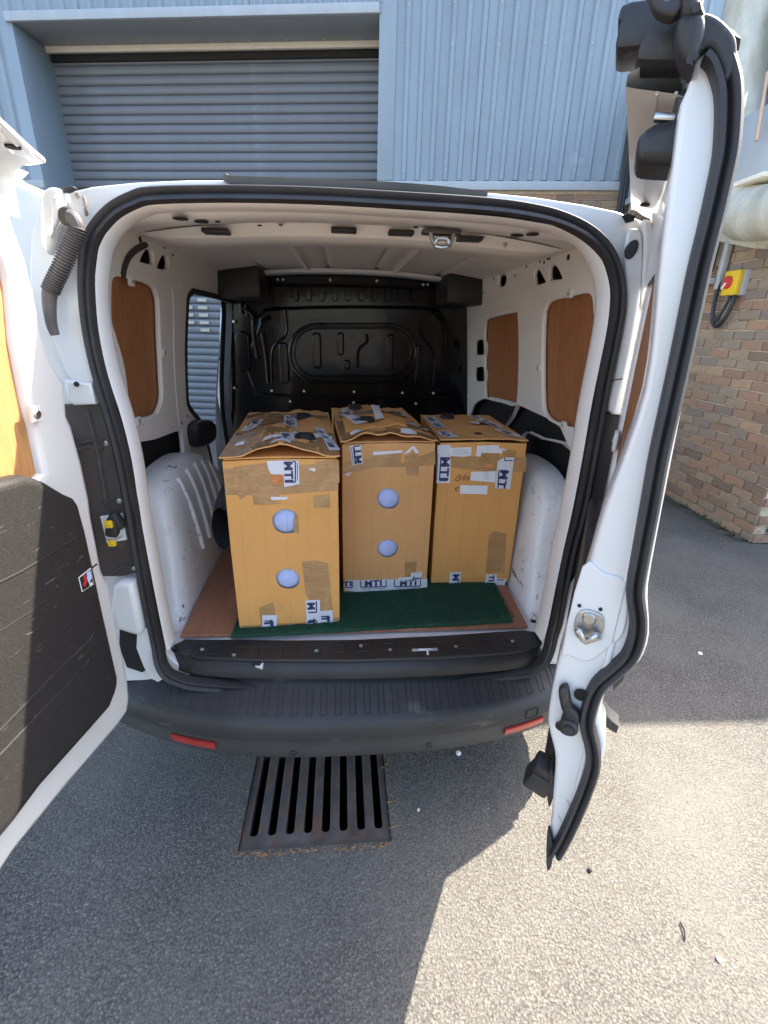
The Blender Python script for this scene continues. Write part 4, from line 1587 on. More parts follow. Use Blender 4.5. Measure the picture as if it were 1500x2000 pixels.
# stepped flange outside the frame
fl = ou[3:]
ld_plate('edge_flange', off_loop(outer, .006), [off_loop(outer, -.03)], .03, .006, -.055, M['white'], ldoor, uv=True)
disc('drain_hole', at(25, 285, 'z', ZL), (0, 0, -1), .013, .003, M['void'], ldoor, 16)
tube('lip_crease', [at(64, 311, 'z', ZL), at(30, 281, 'z', ZL), at(-40, 215, 'z', ZL)], .003, M['white'], ldoor, 8)
# black lower trim
TR = [(0, 942), (22, 936), (50, 929), (72, 933), (95, 942), (132, 965), (150, 973), (158, 985), (172, 1037), (190, 1120), (207, 1200), (234, 1321), (234, 1335), (230, 1352), (218, 1383), (179, 1428), (82, 1538), (33, 1605), (0, 1645)]
LT = Plane((1, -.18, 0), -.65 + .033 * 1.016, (-.18, -1, 0), (0, 0, 1))     # front of the trim
tr_uv = LT.trace(TR) + [(.93, LT.uv(0, 1645)[1]), (.96, .62), (.96, 1.20), (.90, 1.26)]
trim = ld_plate('trim_panel', tr_uv, [], .05, .018, .008, M['trim'] if 'trim' in M else M['plastic'], ldoor, uv=True, res=4)


def on_trim(px, py, d=.0):
    u, v = LT.uv(px, py)
    return LD.O + LD.U * u + LD.V * v + LD.N * (.033 + d)


def far_on_trim(u, v, d=0):
    return LD.O + LD.U * u + LD.V * v + LD.N * (.034 + d)


for l, r, mt in (([(-300, 1300), (0, 1137), (40, 1117), (80, 1094), (150, 1050)], .003, 'void'), ([(-300, 1425), (0, 1233), (60, 1195), (120, 1153), (190, 1102)], .002, 'void')):
    tube('trim_groove', [on_trim(*q, -.001) for q in l], r, M[mt], trim, 8)
tube('trim_crease', [on_trim(*q, -.003) for q in ((-300, 1680), (0, 1428), (70, 1355), (130, 1295), (178, 1248), (183, 1238), (180, 1230))], .005, M['plastic'], trim, 8)
ld_plate('trim_lower', LT.trace([(0, 1470), (90, 1375), (190, 1270), (222, 1340), (205, 1380), (80, 1520), (0, 1620)]) + [(.92, .62), (.92, .80)], [], .006, .002, .034, M['trim'], trim, uv=True)
# warning sticker
SP = [(152, 1128), (176, 1109), (182, 1141), (159, 1156)]
stk = ld_plate('sticker', LT.trace(SP), [], .0016, .0004, .0342, M['whitepl'], ldoor, uv=True)
cxs = sum(q[0] for q in SP) / 4, sum(q[1] for q in SP) / 4
ld_plate('sticker_print', LT.trace([(cxs[0] + (q[0] - cxs[0]) * .9, cxs[1] + (q[1] - cxs[1]) * .9) for q in SP]), [], .0010, .0002, .0352, M['void'], stk, uv=True)
for l, m_ in (([(160, 1124), (164, 1121), (168, 1134), (164, 1146), (160, 1142), (163, 1134)], 'redknob'), ([(167, 1118), (174, 1114), (177, 1128), (172, 1140), (168, 1130)], 'ballwrap'), ([(172, 1140), (178, 1136), (179, 1141), (174, 1145)], 'whitepl')):
    ld_plate('sticker_mark', LT.trace(l), [], .0008, .0002, .0358, M[m_], stk, uv=True)
# panel clip
cu_ = LD.trace([(57, 793), (75, 792), (81, 823), (62, 826)])
cl = ld_plate('panel_clip', cu_, [], .010, .003, .0, M['whitepl'], ldoor, uv=True)
u, v = LD.uv(68, 809)
disc('clip_screw', LD.O + LD.U * u + LD.V * v + LD.N * .004, LD.N, .009, .005, M['steel'], cl, 12, .002)

# ================================================================== RIGHT DOOR (about sixty degrees open)
DIR = Vector((-.48, -.877, 0)).normalized()                     # from hinge to free edge
NO = Vector((.877, -.48, 0)).normalized()                       # outward
E0 = Vector((.36, -.60, 0))
RZ = math.atan2(NO.y, NO.x)
EP = Plane(tuple(DIR), DIR.dot(E0), tuple(NO), (0, 0, 1))       # face of the free edge: u = outward, v = z


def ed(px, py):
    p = at(px, py, EP.n, EP.k) - E0
    return (p.dot(NO), p.z)


def rd(s, n, z):
    """door point: s metres from the free edge towards the hinge, n outwards, z up"""
    return E0 - DIR * s + NO * n + Vector((0, 0, z))


rdoor_in = [(1350, 150), (1330, 200), (1316, 310), (1299, 430), (1286, 550), (1277, 655), (1261, 765), (1224, 880), (1180, 1000), (1150, 1105), (1122, 1195), (1103, 1250), (1088, 1300),
            (1076, 1360), (1070, 1405), (1074, 1435), (1083, 1470), (1084, 1500), (1080, 1550), (1078, 1590), (1074, 1625), (1070, 1676)]
rdoor_out = [(1076, 1684), (1098, 1672), (1125, 1622), (1155, 1560), (1175, 1490), (1183, 1455), (1176, 1425), (1172, 1400), (1182, 1352), (1200, 1330), (1240, 1303), (1258, 1280), (1268, 1240), (1266, 1190),
             (1266, 1145), (1283, 1050), (1306, 930), (1330, 810), (1352, 700), (1378, 590), (1404, 475), (1428, 380), (1440, 290), (1447, 200), (1448, 130), (1440, 85), (1420, 55), (1395, 38), (1368, 28), (1345, 22)]
edge_uv = [ed(*q) for q in rdoor_in] + [ed(*q) for q in rdoor_out]
# stile: the silhouette of the free edge carried back 9 cm
rdoor = plate('rear_door', smooth_loop(edge_uv, 2), [], .085, .007, E0 - DIR * .0425, NO, (0, 0, 1), M['white'], van, label='narrower right rear door, open and seen along its free edge')
HW = .64                                                         # hinge to free edge
inn_poly = [(.035, 1.60), (.035, 1.73), (.05, 1.80), (HW, 1.815), (HW + .01, 1.5), (HW, 1.2), (HW + .01, .8), (HW - .06, .60), (.035, .56), (.035, 1.2)]
win_r = [(.06, 1.62), (.11, 1.68), (HW - .12, 1.69), (HW - .06, 1.64), (HW - .055, 1.3), (HW - .12, 1.16), (.11, 1.15), (.06, 1.2)]
Od = E0 + NO * .018


def rd_plate(name, uv, holes, depth, bevel, n, mat, parent, **kw):
    return plate(name, uv, holes, depth, bevel, E0 + NO * n, -DIR, (0, 0, 1), mat, parent, **kw)


rd_plate('door_frame', inn_poly, [smooth_loop(win_r, 3)], .04, .012, .026, M['white'], rdoor)
rd_plate('plywood_panel', off_loop(win_r, .02), [], .008, .001, .020, M['ply'], rdoor)
rd_plate('outer_skin', [(-.004, .56), (-.004, 1.72), (.03, 1.80), (HW - .02, 1.80), (HW, 1.5), (HW, .75), (HW - .05, .56)], [], .012, .005, .036, M['white'], rdoor)
rd_plate('inner_trim', rrect(.10, .60, HW - .03, 1.13, .06), [], .03, .01, -.014, M['plastic'], rdoor)
cl = rd_plate('panel_clip', rrect(HW - .095, 1.26, HW - .045, 1.31, .006, 2), [], .010, .003, .004, M['whitepl'], rdoor)
disc('clip_screw', rd(HW - .07, .0, 1.285), -NO, .010, .005, M['steel'], cl, 12, .002)
# upper rail that leans over the roof edge; deeper towards the free end
rows = []
for i in range(13):
    t = i / 12
    s = .03 + t * (HW - .0)
    lean = .088 - .030 * t
    dz = -.012 * t
    sec = [(.004, 1.655), (.0, 1.74), (-.004, 1.79), (-.014, 1.808), (-.03, 1.815), (-lean + .012, 1.826), (-lean, 1.830), (-lean, 1.842), (-lean + .02, 1.850), (.0, 1.852), (.03, 1.82), (.035, 1.70)]
    sec = [(n, z + dz) for n, z in sec]
    rows.append([rd(s, n, z) for n, z in sec])
rail = grid('upper_rail', rows, M['cream_in'] if 'cream_in' in M else M['white'], rdoor)
for f in (.34, .58):
    tube('rail_crease', [rd(s, -(.088 - .030 * (s - .03) / HW) * f, 1.8135 + .012 * f - .012 * (s - .03) / HW) for s in (.035, .2, .4, .62)], .0022, M['white'], rdoor, 6)
disc('drain_hole', rd(.56, -.028, 1.806), (0, 0, -1), .014, .004, M['void'], rdoor, 14)

# seal along the free edge: centre traced on the edge face
SC = [(1388, 105), (1402, 120), (1412, 145), (1420, 180), (1421, 230), (1416, 300), (1402, 370), (1386, 440), (1366, 520), (1349, 600), (1328, 700), (1306, 800), (1286, 890), (1268, 990), (1250, 1085), (1240, 1150), (1246, 1200), (1243, 1240), (1228, 1278), (1200, 1305),
      (1168, 1335), (1152, 1375), (1148, 1410), (1158, 1455), (1158, 1490), (1146, 1530), (1124, 1585), (1103, 1630), (1085, 1662)]
sp = smooth_loop([ed(*q) for q in SC], 4, False)
path = [E0 + NO * a + Vector((0, 0, z)) + DIR * .002 for a, z in sp]
hw2 = .0132
prof2 = [(-hw2, 0), (-hw2, .010), (-hw2 * .7, .016), (-hw2 * .25, .015), (0, .007), (hw2 * .1, .008), (hw2 * .35, .020), (hw2 * .8, .021), (hw2, .012), (hw2, -.01), (-hw2, -.01)]
sweep('door_seal', path, prof2, DIR, M['rubber'], rdoor, closed=False, angle=60)
# seal going back along the top
tpath = [rd(s, n, z) for s, n, z in ((.0, .012, 1.838), (.03, -.004, 1.862), (.10, -.02, 1.868), (.3, -.02, 1.866), (.6, -.01, 1.858))]
tube('top_seal', smooth_loop(tpath, 4, False), .013, M['rubber'], rdoor, 8)
fu = [ed(*q) for q in [(1358, 60), (1370, 40), (1398, 48), (1428, 78), (1434, 110), (1428, 150), (1410, 175), (1397, 135), (1380, 108), (1362, 120), (1352, 140), (1346, 118)]]
plate('seal_corner', smooth_loop(fu, 3), [], .02, .006, E0 + DIR * .008, NO, (0, 0, 1), M['rubber'], rdoor)


def edge_plate(name, pts, depth, off, mat, parent, bevel=.003, sm=True, **kw):
    uv = [ed(*q) for q in pts]
    if sm:
        uv = smooth_loop(uv, 3)
    return plate(name, uv, [], depth, bevel, E0 + DIR * (off), NO, (0, 0, 1), mat, parent, **kw)


def edge_pt(px, py, off=0.0):
    a, z = ed(px, py)
    return E0 + NO * a + DIR * off + Vector((0, 0, z))


# recessed panel with the striker plate
pr = edge_plate('edge_pressing', [(1138, 1105), (1180, 1118), (1215, 1128), (1228, 1150), (1226, 1200), (1216, 1240), (1190, 1262), (1150, 1290), (1110, 1278), (1098, 1270)], .004, .001, M['white'], rdoor)
stp = edge_plate('striker_plate', [(1122, 1215), (1128, 1196), (1142, 1187), (1162, 1190), (1178, 1200), (1180, 1222), (1172, 1242), (1160, 1250), (1138, 1246), (1124, 1236)], .006, .006, M['steel'], rdoor, .002)
disc('plate_screw', edge_pt(1151, 1203, .009), DIR, .011, .004, M['steel'], stp, 16, .002)
q0, q1, q2, q3 = edge_pt(1127, 1228, .008), edge_pt(1132, 1218, .024), edge_pt(1164, 1226, .024), edge_pt(1170, 1240, .008)
tube('striker_loop', smooth_loop([tuple(q0), tuple(q1), tuple((q1 + q2) / 2 + Vector((0, 0, -.016))), tuple(q2), tuple(q3)], 4, False), .0055, M['steel'], stp, 8)
# release lever
lv = edge_plate('release_lever', [(1093, 1345), (1094, 1333), (1103, 1328), (1112, 1332), (1118, 1365), (1128, 1375), (1134, 1388), (1128, 1408), (1115, 1416), (1100, 1408), (1096, 1396), (1102, 1378), (1098, 1370)], .022, .014, M['plastic'], rdoor, .007)
disc('lever_boss', edge_pt(1112, 1402, .02), DIR, .017, .012, M['plastic'], lv, 20, .004)
disc('lever_screw', edge_pt(1112, 1402, .032), DIR, .009, .003, M['rubber'], lv, 14)
for q, r in (((1135, 1354), .012), ((1096, 1415), .010), ((1132, 1180), .003), ((1173, 1187), .003)):
    disc('edge_hole', edge_pt(*q, .0035), DIR, r, .003, M['void'], rdoor, 16)
# bottom latch
b0_ = edge_pt(1052, 1540, -.03)
bl = box('bottom_latch', b0_, (.052, .05, .052), M['plastic'], rdoor, .006, rot=(.1, .35, RZ))
box('latch_jaw', b0_ + Vector((.004, -.004, .034)), (.044, .045, .026), M['plastic'], rdoor, .006, rot=(.1, .25, RZ))
edge_plate('latch_flange', [(1072, 1510), (1079, 1516), (1080, 1560), (1072, 1582), (1068, 1560)], .05, -.03, M['plastic'], rdoor, .003)
edge_plate('foot_seal', [(1072, 1608), (1082, 1640), (1078, 1684), (1069, 1688), (1068, 1650)], .012, .006, M['rubber'], rdoor, .003)
for q in ((1107, 1560), (1090, 1590)):
    tube('scratch', [edge_pt(q[0], q[1], .0035), edge_pt(q[0] + 6, q[1] + 12, .0035)], .0008, M['inkgrey'], rdoor, 4)
# torn rubber and top latch at the upper free corner


def inner_pt(px, py, s):
    """seen at (px, py), s metres from the free edge towards the hinge"""
    return at(px, py, tuple(DIR), DIR.dot(E0 - DIR * s))


box('top_latch', inner_pt(1282, 70, .05), (.085, .07, .045), M['plastic'], rdoor, .008, rot=(0, .06, RZ))
box('latch_cover', inner_pt(1246, 80, .05), (.036, .060, .034), M['plastic'], rdoor, .006, rot=(.1, -.1, RZ))
box('latch_cover', inner_pt(1305, 88, .04), (.065, .055, .052), M['plastic'], rdoor, .012, rot=(0, .15, RZ))
box('latch_plate', inner_pt(1268, 50, .05), (.07, .06, .016), M['rubber'], rdoor, .004, rot=(0, .15, RZ))
tube('latch_rod', [inner_pt(1264, 92, .04), inner_pt(1264, 100, .04)], .013, M['rubber'], rdoor, 14)
edge_plate('torn_rubber', [(1320, 60), (1345, 48), (1368, 52), (1370, 90), (1356, 130), (1348, 156), (1330, 138), (1322, 120), (1318, 95)], .05, .006, M['rubber'], rdoor, .01)
edge_plate('torn_rubber', [(1318, 40), (1316, 18), (1326, 6), (1345, 4), (1362, 20), (1370, 55), (1340, 66), (1324, 60)], .04, .012, M['rubber'], rdoor, .012)
edge_plate('torn_rubber', [(1262, 2), (1276, 14), (1290, 22), (1300, 28), (1314, 20), (1306, 6), (1320, 0), (1328, 30), (1310, 60), (1280, 52), (1268, 30)], .02, .02, M['rubber'], rdoor, .004)
# black cover of the lock linkage on the inside
lk = plate('linkage_cover', smooth_loop([EP.uvw(inner_pt(*q, .06)) for q in ((1242, 300), (1248, 275), (1275, 255), (1300, 248), (1318, 240), (1345, 200), (1352, 182), (1350, 240), (1340, 300), (1330, 332), (1300, 334), (1255, 331), (1243, 322))], 2), [], .09, .014,
           EP.O - DIR * .075, NO, (0, 0, 1), M['plastic'], rdoor, res=3)
plate('linkage_cover', smooth_loop([EP.uvw(inner_pt(*q, .05)) for q in ((1318, 240), (1317, 205), (1322, 190), (1340, 180), (1354, 172), (1352, 230), (1340, 262), (1322, 262))], 2), [], .07, .010, EP.O - DIR * .065, NO, (0, 0, 1), M['plastic'], rdoor, res=3)
box('cable_clip', inner_pt(1298, 231, .045), (.026, .016, .009), M['steel'], rdoor, .003, rot=(0, .15, RZ))

# dark mouldings on the outside of the right door, seen past the seal
for pts in ([(1236, 1280), (1254, 1270), (1250, 1292), (1214, 1302), (1220, 1290)], [(1196, 1334), (1222, 1305), (1218, 1330), (1196, 1352)],
            [(1170, 1374), (1178, 1390), (1194, 1408), (1209, 1420), (1204, 1434), (1190, 1426), (1172, 1412)]):
    plate('outer_moulding', [EP.uvw(inner_pt(*q, .12)) for q in pts], [], .04, .003, EP.O - DIR * .14, NO, (0, 0, 1), M['plastic'], rdoor)
# ================================================================== FLOOR BOARD AND TURF
zb = .579
bo_ = [(-.592, .098), (.575, .094), (.592, .40), (.60, 1.45), (-.60, 1.45), (-.597, .40)]
board = plate('plywood_board', bo_, [], .012, .002, (0, 0, zb + .006), (1, 0, 0), (0, 1, 0), M['plyfloor'], None)
board['label'] = 'reddish plywood board covering the white floor of the van'
board['category'] = 'board'
zt = zb + .012
random.seed(5)


def jag(a, b, n=14, r=.0016):
    out = []
    for i in range(n):
        t = i / n
        out.append((a[0] + (b[0] - a[0]) * t + random.uniform(-r, r), a[1] + (b[1] - a[1]) * t + random.uniform(-r, r)))
    return out


c0, c1, c2, c3 = [at(*q, 'z', zt + .008) for q in ((450, 1250), (1002, 1213), (962, 1146), (520, 1100))]
tl_ = jag((-.425, .068), (c1.x, c1.y)) + jag((c1.x, c1.y), (.545, .42)) + jag((.545, .42), (.50, 1.2)) + jag((.50, 1.2), (-.40, 1.2)) + jag((-.40, 1.2), (-.425, .068))
mat_ = plate('turf_mat', tl_, [], .012, .003, (0, 0, zt + .006), (1, 0, 0), (0, 1, 0), M['turf'], None)
mat_['label'] = 'dark green artificial turf mat under the boxes on the plywood board'
mat_['category'] = 'mat'
# short tufts on the visible part of the mat
tv, tf = [], []
rr = random.Random(3)
for i in range(26000):
    x = rr.uniform(-.42, .54)
    y = rr.uniform(.075, .42)
    if x < -.08 and y > .15:
        continue
    if y < .07 + .06 * (x + .42) / .96:
        continue
    h = rr.uniform(.003, .008)
    a = rr.uniform(0, 2 * PI)
    w_ = .0011
    o = len(tv)
    tv += [(x - w_ * math.cos(a), y - w_ * math.sin(a), zt + .011), (x + w_ * math.cos(a), y + w_ * math.sin(a), zt + .011), (x + rr.uniform(-.004, .004), y + rr.uniform(-.004, .004), zt + .011 + h)]
    tf.append((o, o + 1, o + 2))
me = bpy.data.meshes.new('turf_pile')
me.from_pydata(tv, [], tf)
finish(me, M['turf'], smooth=False)
link('turf_pile', me, mat_, kind='stuff')

# ================================================================== BOXES
ZBX = zt + .013


def text_part(body, size, mat, parent, mtx, bold=.0, sx=1.0, name='lettering'):
    me = text_mesh(body, size, bold, 0, sx)
    me.transform(mtx)
    finish(me, mat, smooth=False)
    return link(name, me, parent)


class Face:
    """front face of a box: pixel -> (x, z) in the box's own frame"""

    def __init__(self, root, loc, rz):
        self.root, self.loc, self.rz = root, Vector(loc), rz
        self.X = Vector((math.cos(rz), math.sin(rz), 0))
        self.Y = Vector((-math.sin(rz), math.cos(rz), 0))
        self.k = self.Y.dot(self.loc)

    def xz(self, px, py, off=0.0):
        p = at(px, py, tuple(self.Y), self.k - off) - self.loc
        return (p.dot(self.X), p.z)

    def poly(self, pts, off=0):
        return [self.xz(*q, off) for q in pts]


def front_patch(F, name, pts, mat, off, th=.0012, jitter=0, parent=None, **kw):
    uv = F.poly(pts)
    return plate(name, uv, [], th, .0002, (0, -off, 0), (1, 0, 0), (0, 0, 1), mat, parent or F.root, res=0, **kw)


def brand_patch(F, pts, off, texts, frame=True):
    """white printed tape on the front; texts: (letters, px, py, size, roll in degrees)"""
    lb = front_patch(F, 'printed_label', pts, M['tapelabel'], off)
    for body, px, py, size, roll in texts:
        x, z = F.xz(px, py)
        m = Matrix.Translation((x, -off - .0010, z)) @ Matrix.Rotation(PI / 2, 4, 'X') @ Matrix.Rotation(math.radians(roll), 4, 'Z')
        text_part(body, size * 1.12, M['ink'], lb, m, .0016, 1.12)
    return lb


def lines(F, parent, quads, off, mat='ink'):
    for l in quads:
        uv = F.poly(l)
        plate('printed_line', uv, [], .0006, .0001, (0, -off, 0), (1, 0, 0), (0, 0, 1), M[mat], parent, res=0)


def seg(p, q, w):
    """thin quad between two pixels"""
    dx, dy = q[0] - p[0], q[1] - p[1]
    L = math.hypot(dx, dy)
    nx, ny = -dy / L * w / 2, dx / L * w / 2
    return [(p[0] + nx, p[1] + ny), (q[0] + nx, q[1] + ny), (q[0] - nx, q[1] - ny), (p[0] - nx, p[1] - ny)]


def carton(name, label, loc, rz, W, D, H, mat, holes, bulge, seed, lift=.03):
    root = thing(name, label, 'box', loc, rz, 'cardboard boxes standing in the van')
    F = Face(root, loc, rz)
    rg = random.Random(seed)
    hp = [smooth_loop(F.poly(h), 2) for h in holes]
    # front wall with its punched holes
    fw_ = [(0, 0), (W, 0), (W, H), (0, H)]
    plate('front_panel', [(.003, 0), (W * .33, .0015), (W * .66, -.0), (W - .003, .001), (W, .004), (W + .001, H * .5), (W, H - .004), (W * .5, H + .001), (.0, H - .004), (-.002, H * .5), (0, .004)], hp, .006, .0015, (0, .003, 0), (1, 0, 0), (0, 0, 1), mat, root)
    # the other walls, slightly bowed
    rows = []
    for zf in np.linspace(0, 1, 7):
        b = math.sin(PI * zf) * bulge
        rows.append([(.0, .005, H * zf), (-b * .6, D * .3, H * zf), (-b, D * .6, H * zf), (0.0, D, H * zf), (W * .5, D + b * .5, H * zf), (W, D, H * zf), (W + b, D * .6, H * zf), (W + b * .6, D * .3, H * zf), (W, .005, H * zf)])
    grid('side_walls', rows, mat, root)
    for h in hp:
        cx_, cz_ = sum(p[0] for p in h) / len(h), sum(p[1] for p in h) / len(h)
        r = max(math.hypot(p[0] - cx_, p[1] - cz_) for p in h)
        me = bpy.data.meshes.new('foam_liner')
        bm = bmesh.new()
        bmesh.ops.create_uvsphere(bm, u_segments=28, v_segments=18, radius=1)
        for v in bm.verts:
            v.co = Vector((v.co.x * r * 1.4, v.co.y * r * .95, v.co.z * r * 1.4))
            v.co.y += .0006 * math.copysign(1, v.co.x) * (1 if abs(v.co.x) < .002 else 0)
        bm.to_mesh(me)
        bm.free()
        finish(me, M['ballwrap'])
        o = link('foam_liner', me, root)
        o.location = (cx_, .0042 + r * .92, cz_)
        tube('liner_fold', [(cx_ + .004, .0042 + r * .92 - r * .95 * math.cos(t) - .0002, cz_ + r * 1.4 * math.sin(t)) for t in np.linspace(-.75, .75, 11)], .0010, M['ballwrap'], root, 5)
    return root, F, rg


def top_fn(W, D, H, hump, seed, sag=.0, crumple=1.0):
    rs_ = np.random.RandomState(seed)
    ph = rs_.uniform(0, 6, 8)

    def f(x, y):
        u, v = x / W, y / D
        z = hump * max(0, 1 - abs(u - .5) * 2.0) ** .8 * (.55 + .45 * math.cos(v * 2.6))
        z += (.0045 * math.sin(9 * u + ph[0] + 4 * v) + .0045 * math.sin(13 * v + ph[1] - 5 * u) + .003 * math.sin(23 * u + 17 * v + ph[2]) + .002 * math.sin(41 * v - 19 * u + ph[3])) * crumple
        z -= sag * math.sin(PI * v) * math.sin(PI * u)
        e = min(u, 1 - u) * 8
        return H + .004 + z * min(1, max(0, e)) + .001
    return f


def flap(root, name, x0, x1, y0, y1, f, dz, mat, nx=16, ny=18, th=.004, rot=0.0, over=0.0):
    rows = []
    for j in range(ny + 1):
        y = y0 + (y1 - y0) * j / ny
        rows.append([(x0 + (x1 - x0) * i / nx, y, f(x0 + (x1 - x0) * i / nx, y) + dz) for i in range(nx + 1)])
    under = [[(p[0], p[1], p[2] - th) for p in r] for r in rows]
    n, m = ny + 1, nx + 1
    vs = [p for r in rows for p in r] + [p for r in under for p in r]
    fs = []
    N_ = n * m
    for j in range(ny):
        for i in range(nx):
            a = j * m + i
            fs.append((a, a + 1, a + m + 1, a + m))
            fs.append((N_ + a, N_ + a + m, N_ + a + m + 1, N_ + a + 1))
    for i in range(nx):
        fs.append((i, N_ + i, N_ + i + 1, i + 1))
        a = ny * m + i
        fs.append((a, a + 1, N_ + a + 1, N_ + a))
    for j in range(ny):
        a = j * m
        fs.append((a, a + m, N_ + a + m, N_ + a))
        a = j * m + nx
        fs.append((a, N_ + a, N_ + a + m, a + m))
    return pyd(name, vs, fs, mat, root, angle=50)


def top_patch(root, name, quad, f, dz, mat, n=6, **kw):
    """a patch lying on the top surface; quad = four (x, y) corners"""
    q = [np.array(p) for p in quad]
    rows = []
    for j in range(n + 1):
        t = j / n
        a, b = q[0] * (1 - t) + q[3] * t, q[1] * (1 - t) + q[2] * t
        r = []
        for i in range(n + 1):
            s = i / n
            p = a * (1 - s) + b * s
            r.append((p[0], p[1], f(p[0], p[1]) + dz))
        rows.append(r)
    return grid(name, rows, mat, root, **kw)


def top_brand(root, x, y, rz, f, L=.16, Wd=.05, text='MTI', dz=.0075, size=.032):
    c, s = math.cos(rz), math.sin(rz)
    R_ = lambda a, b: (x + a * c - b * s, y + a * s + b * c)
    lb = top_patch(root, 'printed_label', [R_(-L / 2, -Wd / 2), R_(L / 2, -Wd / 2), R_(L / 2, Wd / 2), R_(-L / 2, Wd / 2)], f, dz, M['tapelabel'])
    k = max(1, int(L / .085))
    for i in range(k):
        a = -L / 2 + L * (i + .5) / k
        px, py = R_(a, .002)
        h = .01
        nx_ = Vector((1, 0, (f(px + h, py) - f(px - h, py)) / (2 * h))).normalized()
        ny_ = Vector((0, 1, (f(px, py + h) - f(px, py - h)) / (2 * h))).normalized()
        ax = (nx_ * c + ny_ * s).normalized()
        nz = nx_.cross(ny_).normalized()
        ay = nz.cross(ax)
        m = Matrix((ax, ay, nz)).transposed().to_4x4()
        m.translation = Vector((px, py, f(px, py) + dz)) + nz * .0012
        text_part(text, size, M['ink'], lb, m, .0012, 1.2)
    return lb


# ---------------------------------------------------- left box
L1 = (-.404, .111, ZBX)
W1, D1, H1 = .331, .74, 1.176 - ZBX
H_L1 = [[(533, 1010), (538, 1003), (552, 995), (566, 996), (576, 1001), (581, 1014), (580, 1028), (577, 1038), (566, 1042), (552, 1042), (540, 1036), (533, 1024)],
        [(539, 1131), (543, 1119), (554, 1112), (567, 1112), (579, 1118), (585, 1130), (582, 1143), (571, 1150), (558, 1150), (546, 1145)]]
b1, F1, rg = carton('cardboard_box', 'tall orange brown cardboard box nearest the camera at left, two round holes in front', L1, math.radians(4.0), W1, D1, H1, M['card'], H_L1, .006, 1)
f1 = top_fn(W1, D1, H1, .030, 3)
flap(b1, 'inner_flap', .004, W1 - .004, -.004, .22, lambda x, y: H1 + .004 + .004 * math.sin(PI * x / W1), .0, M['card'])
flap(b1, 'top_flap', -.006, W1 + .006, -.012, .37, f1, .006, M['card2'])
flap(b1, 'top_flap', -.004, W1 + .004, .365, D1 + .004, f1, .004, M['card2'])
T = M['tape']
for pts, o in (([(438, 916), (530, 910), (661, 905), (661, 958), (600, 962), (520, 968), (440, 966)], .0004), ([(456, 912), (520, 904), (530, 935), (500, 955), (470, 975), (455, 950)], .0012),
               ([(616, 902), (662, 898), (663, 942), (617, 946)], .0014), ([(493, 960), (545, 962), (548, 984), (496, 985)], .0014), ([(612, 968), (643, 966), (645, 990), (614, 992)], .0012),
               ([(590, 1097), (616, 1094), (641, 1100), (647, 1165), (650, 1192), (620, 1195), (597, 1160)], .0008), ([(506, 1187), (534, 1176), (541, 1218), (511, 1226)], .0008),
               ([(470, 1228), (470, 1222), (600, 1215), (662, 1205), (662, 1219), (560, 1231)], .0006), ([(575, 1010), (582, 1005), (584, 1040), (574, 1041)], .0006)):
    front_patch(F1, 'parcel_tape', pts, T, o)
front_patch(F1, 'paper_label', [(521, 900), (553, 899), (555, 926), (530, 926), (524, 916)], M['paper'], .0022)
front_patch(F1, 'torn_card', [(528, 930), (540, 925), (553, 926), (554, 946), (538, 946), (530, 940)], M['orange'], .0021)
lb = brand_patch(F1, [(553, 899), (584, 899), (585, 945), (555, 951)], .0026, [('MTI', 563, 921, .029, -90)])
lines(F1, lb, [seg((577, 901), (577, 941), 2.5), seg((556, 941), (577, 941), 2.5), seg((577, 901), (572, 901), 2.5), seg((581, 904), (581, 938), 1.2)], .0036)
front_patch(F1, 'paper_scrap', [(529, 970), (563, 970), (560, 975), (530, 976)], M['paper'], .0024)
front_patch(F1, 'paper_scrap', [(601, 915), (616, 914), (615, 921)], M['paper'], .0024)
lb = brand_patch(F1, [(512, 1201), (541, 1201), (541, 1233), (512, 1234)], .0022, [('TI', 523, 1219, .030, -90)])
lines(F1, lb, [seg((533, 1212), (533, 1232), 2.5), seg((517, 1212), (533, 1212), 2.5)], .0032)
lb = brand_patch(F1, [(597, 1172), (625, 1171), (626, 1226), (599, 1227)], .0022, [('M', 607, 1183, .030, -90), ('TI', 607, 1217, .030, -90)])
lines(F1, lb, [seg((618, 1173), (618, 1195), 2.5), seg((602, 1195), (618, 1195), 2.5), seg((618, 1211), (618, 1226), 2.5), seg((603, 1211), (618, 1211), 2.5)], .0032)
lb = brand_patch(F1, [(624, 1193), (650, 1191), (650, 1220), (626, 1223)], .0026, [('TI', 634, 1210, .028, -90)])
lines(F1, lb, [seg((643, 1203), (643, 1221), 2.5), seg((627, 1203), (643, 1203), 2.5)], .0036)
# corner scuff and tape wraps on the top
for q in ([(-.004, -.010), (.13, -.008), (.14, .30), (0, .32)], [(.02, .40), (.20, .38), (.21, .56), (.03, .60)], [(.24, -.005), (.335, -.002), (.335, .30), (.27, .32)], [(.03, .22), (.30, .20), (.31, .27), (.04, .30)],
          [(0, .60), (.33, .59), (.33, .66), (0, .67)], [(.10, -.012), (.27, -.012), (.27, .06), (.11, .08)]):
    top_patch(b1, 'parcel_tape', q, f1, .0072, T)
for q in ((.215, .10, .35), (.20, .22, .2), (.22, .33, .15)):
    pass
top_brand(b1, .165, .03, .05, f1, .06, .045, 'MT', .0085)
top_brand(b1, .18, .13, 1.62, f1, .17, .045, 'MTI', .0085)
top_brand(b1, .18, .46, 1.60, f1, .30, .05, 'MTI', .0085)
top_brand(b1, .305, .20, 1.70, f1, .32, .035, 'MTI', .0085, .024)
top_brand(b1, .05, .42, 1.5, f1, .18, .04, 'MTI', .0085, .026)
top_patch(b1, 'paper_label', [(.19, .19), (.325, .17), (.325, .235), (.20, .26)], f1, .0098, M['paper'])
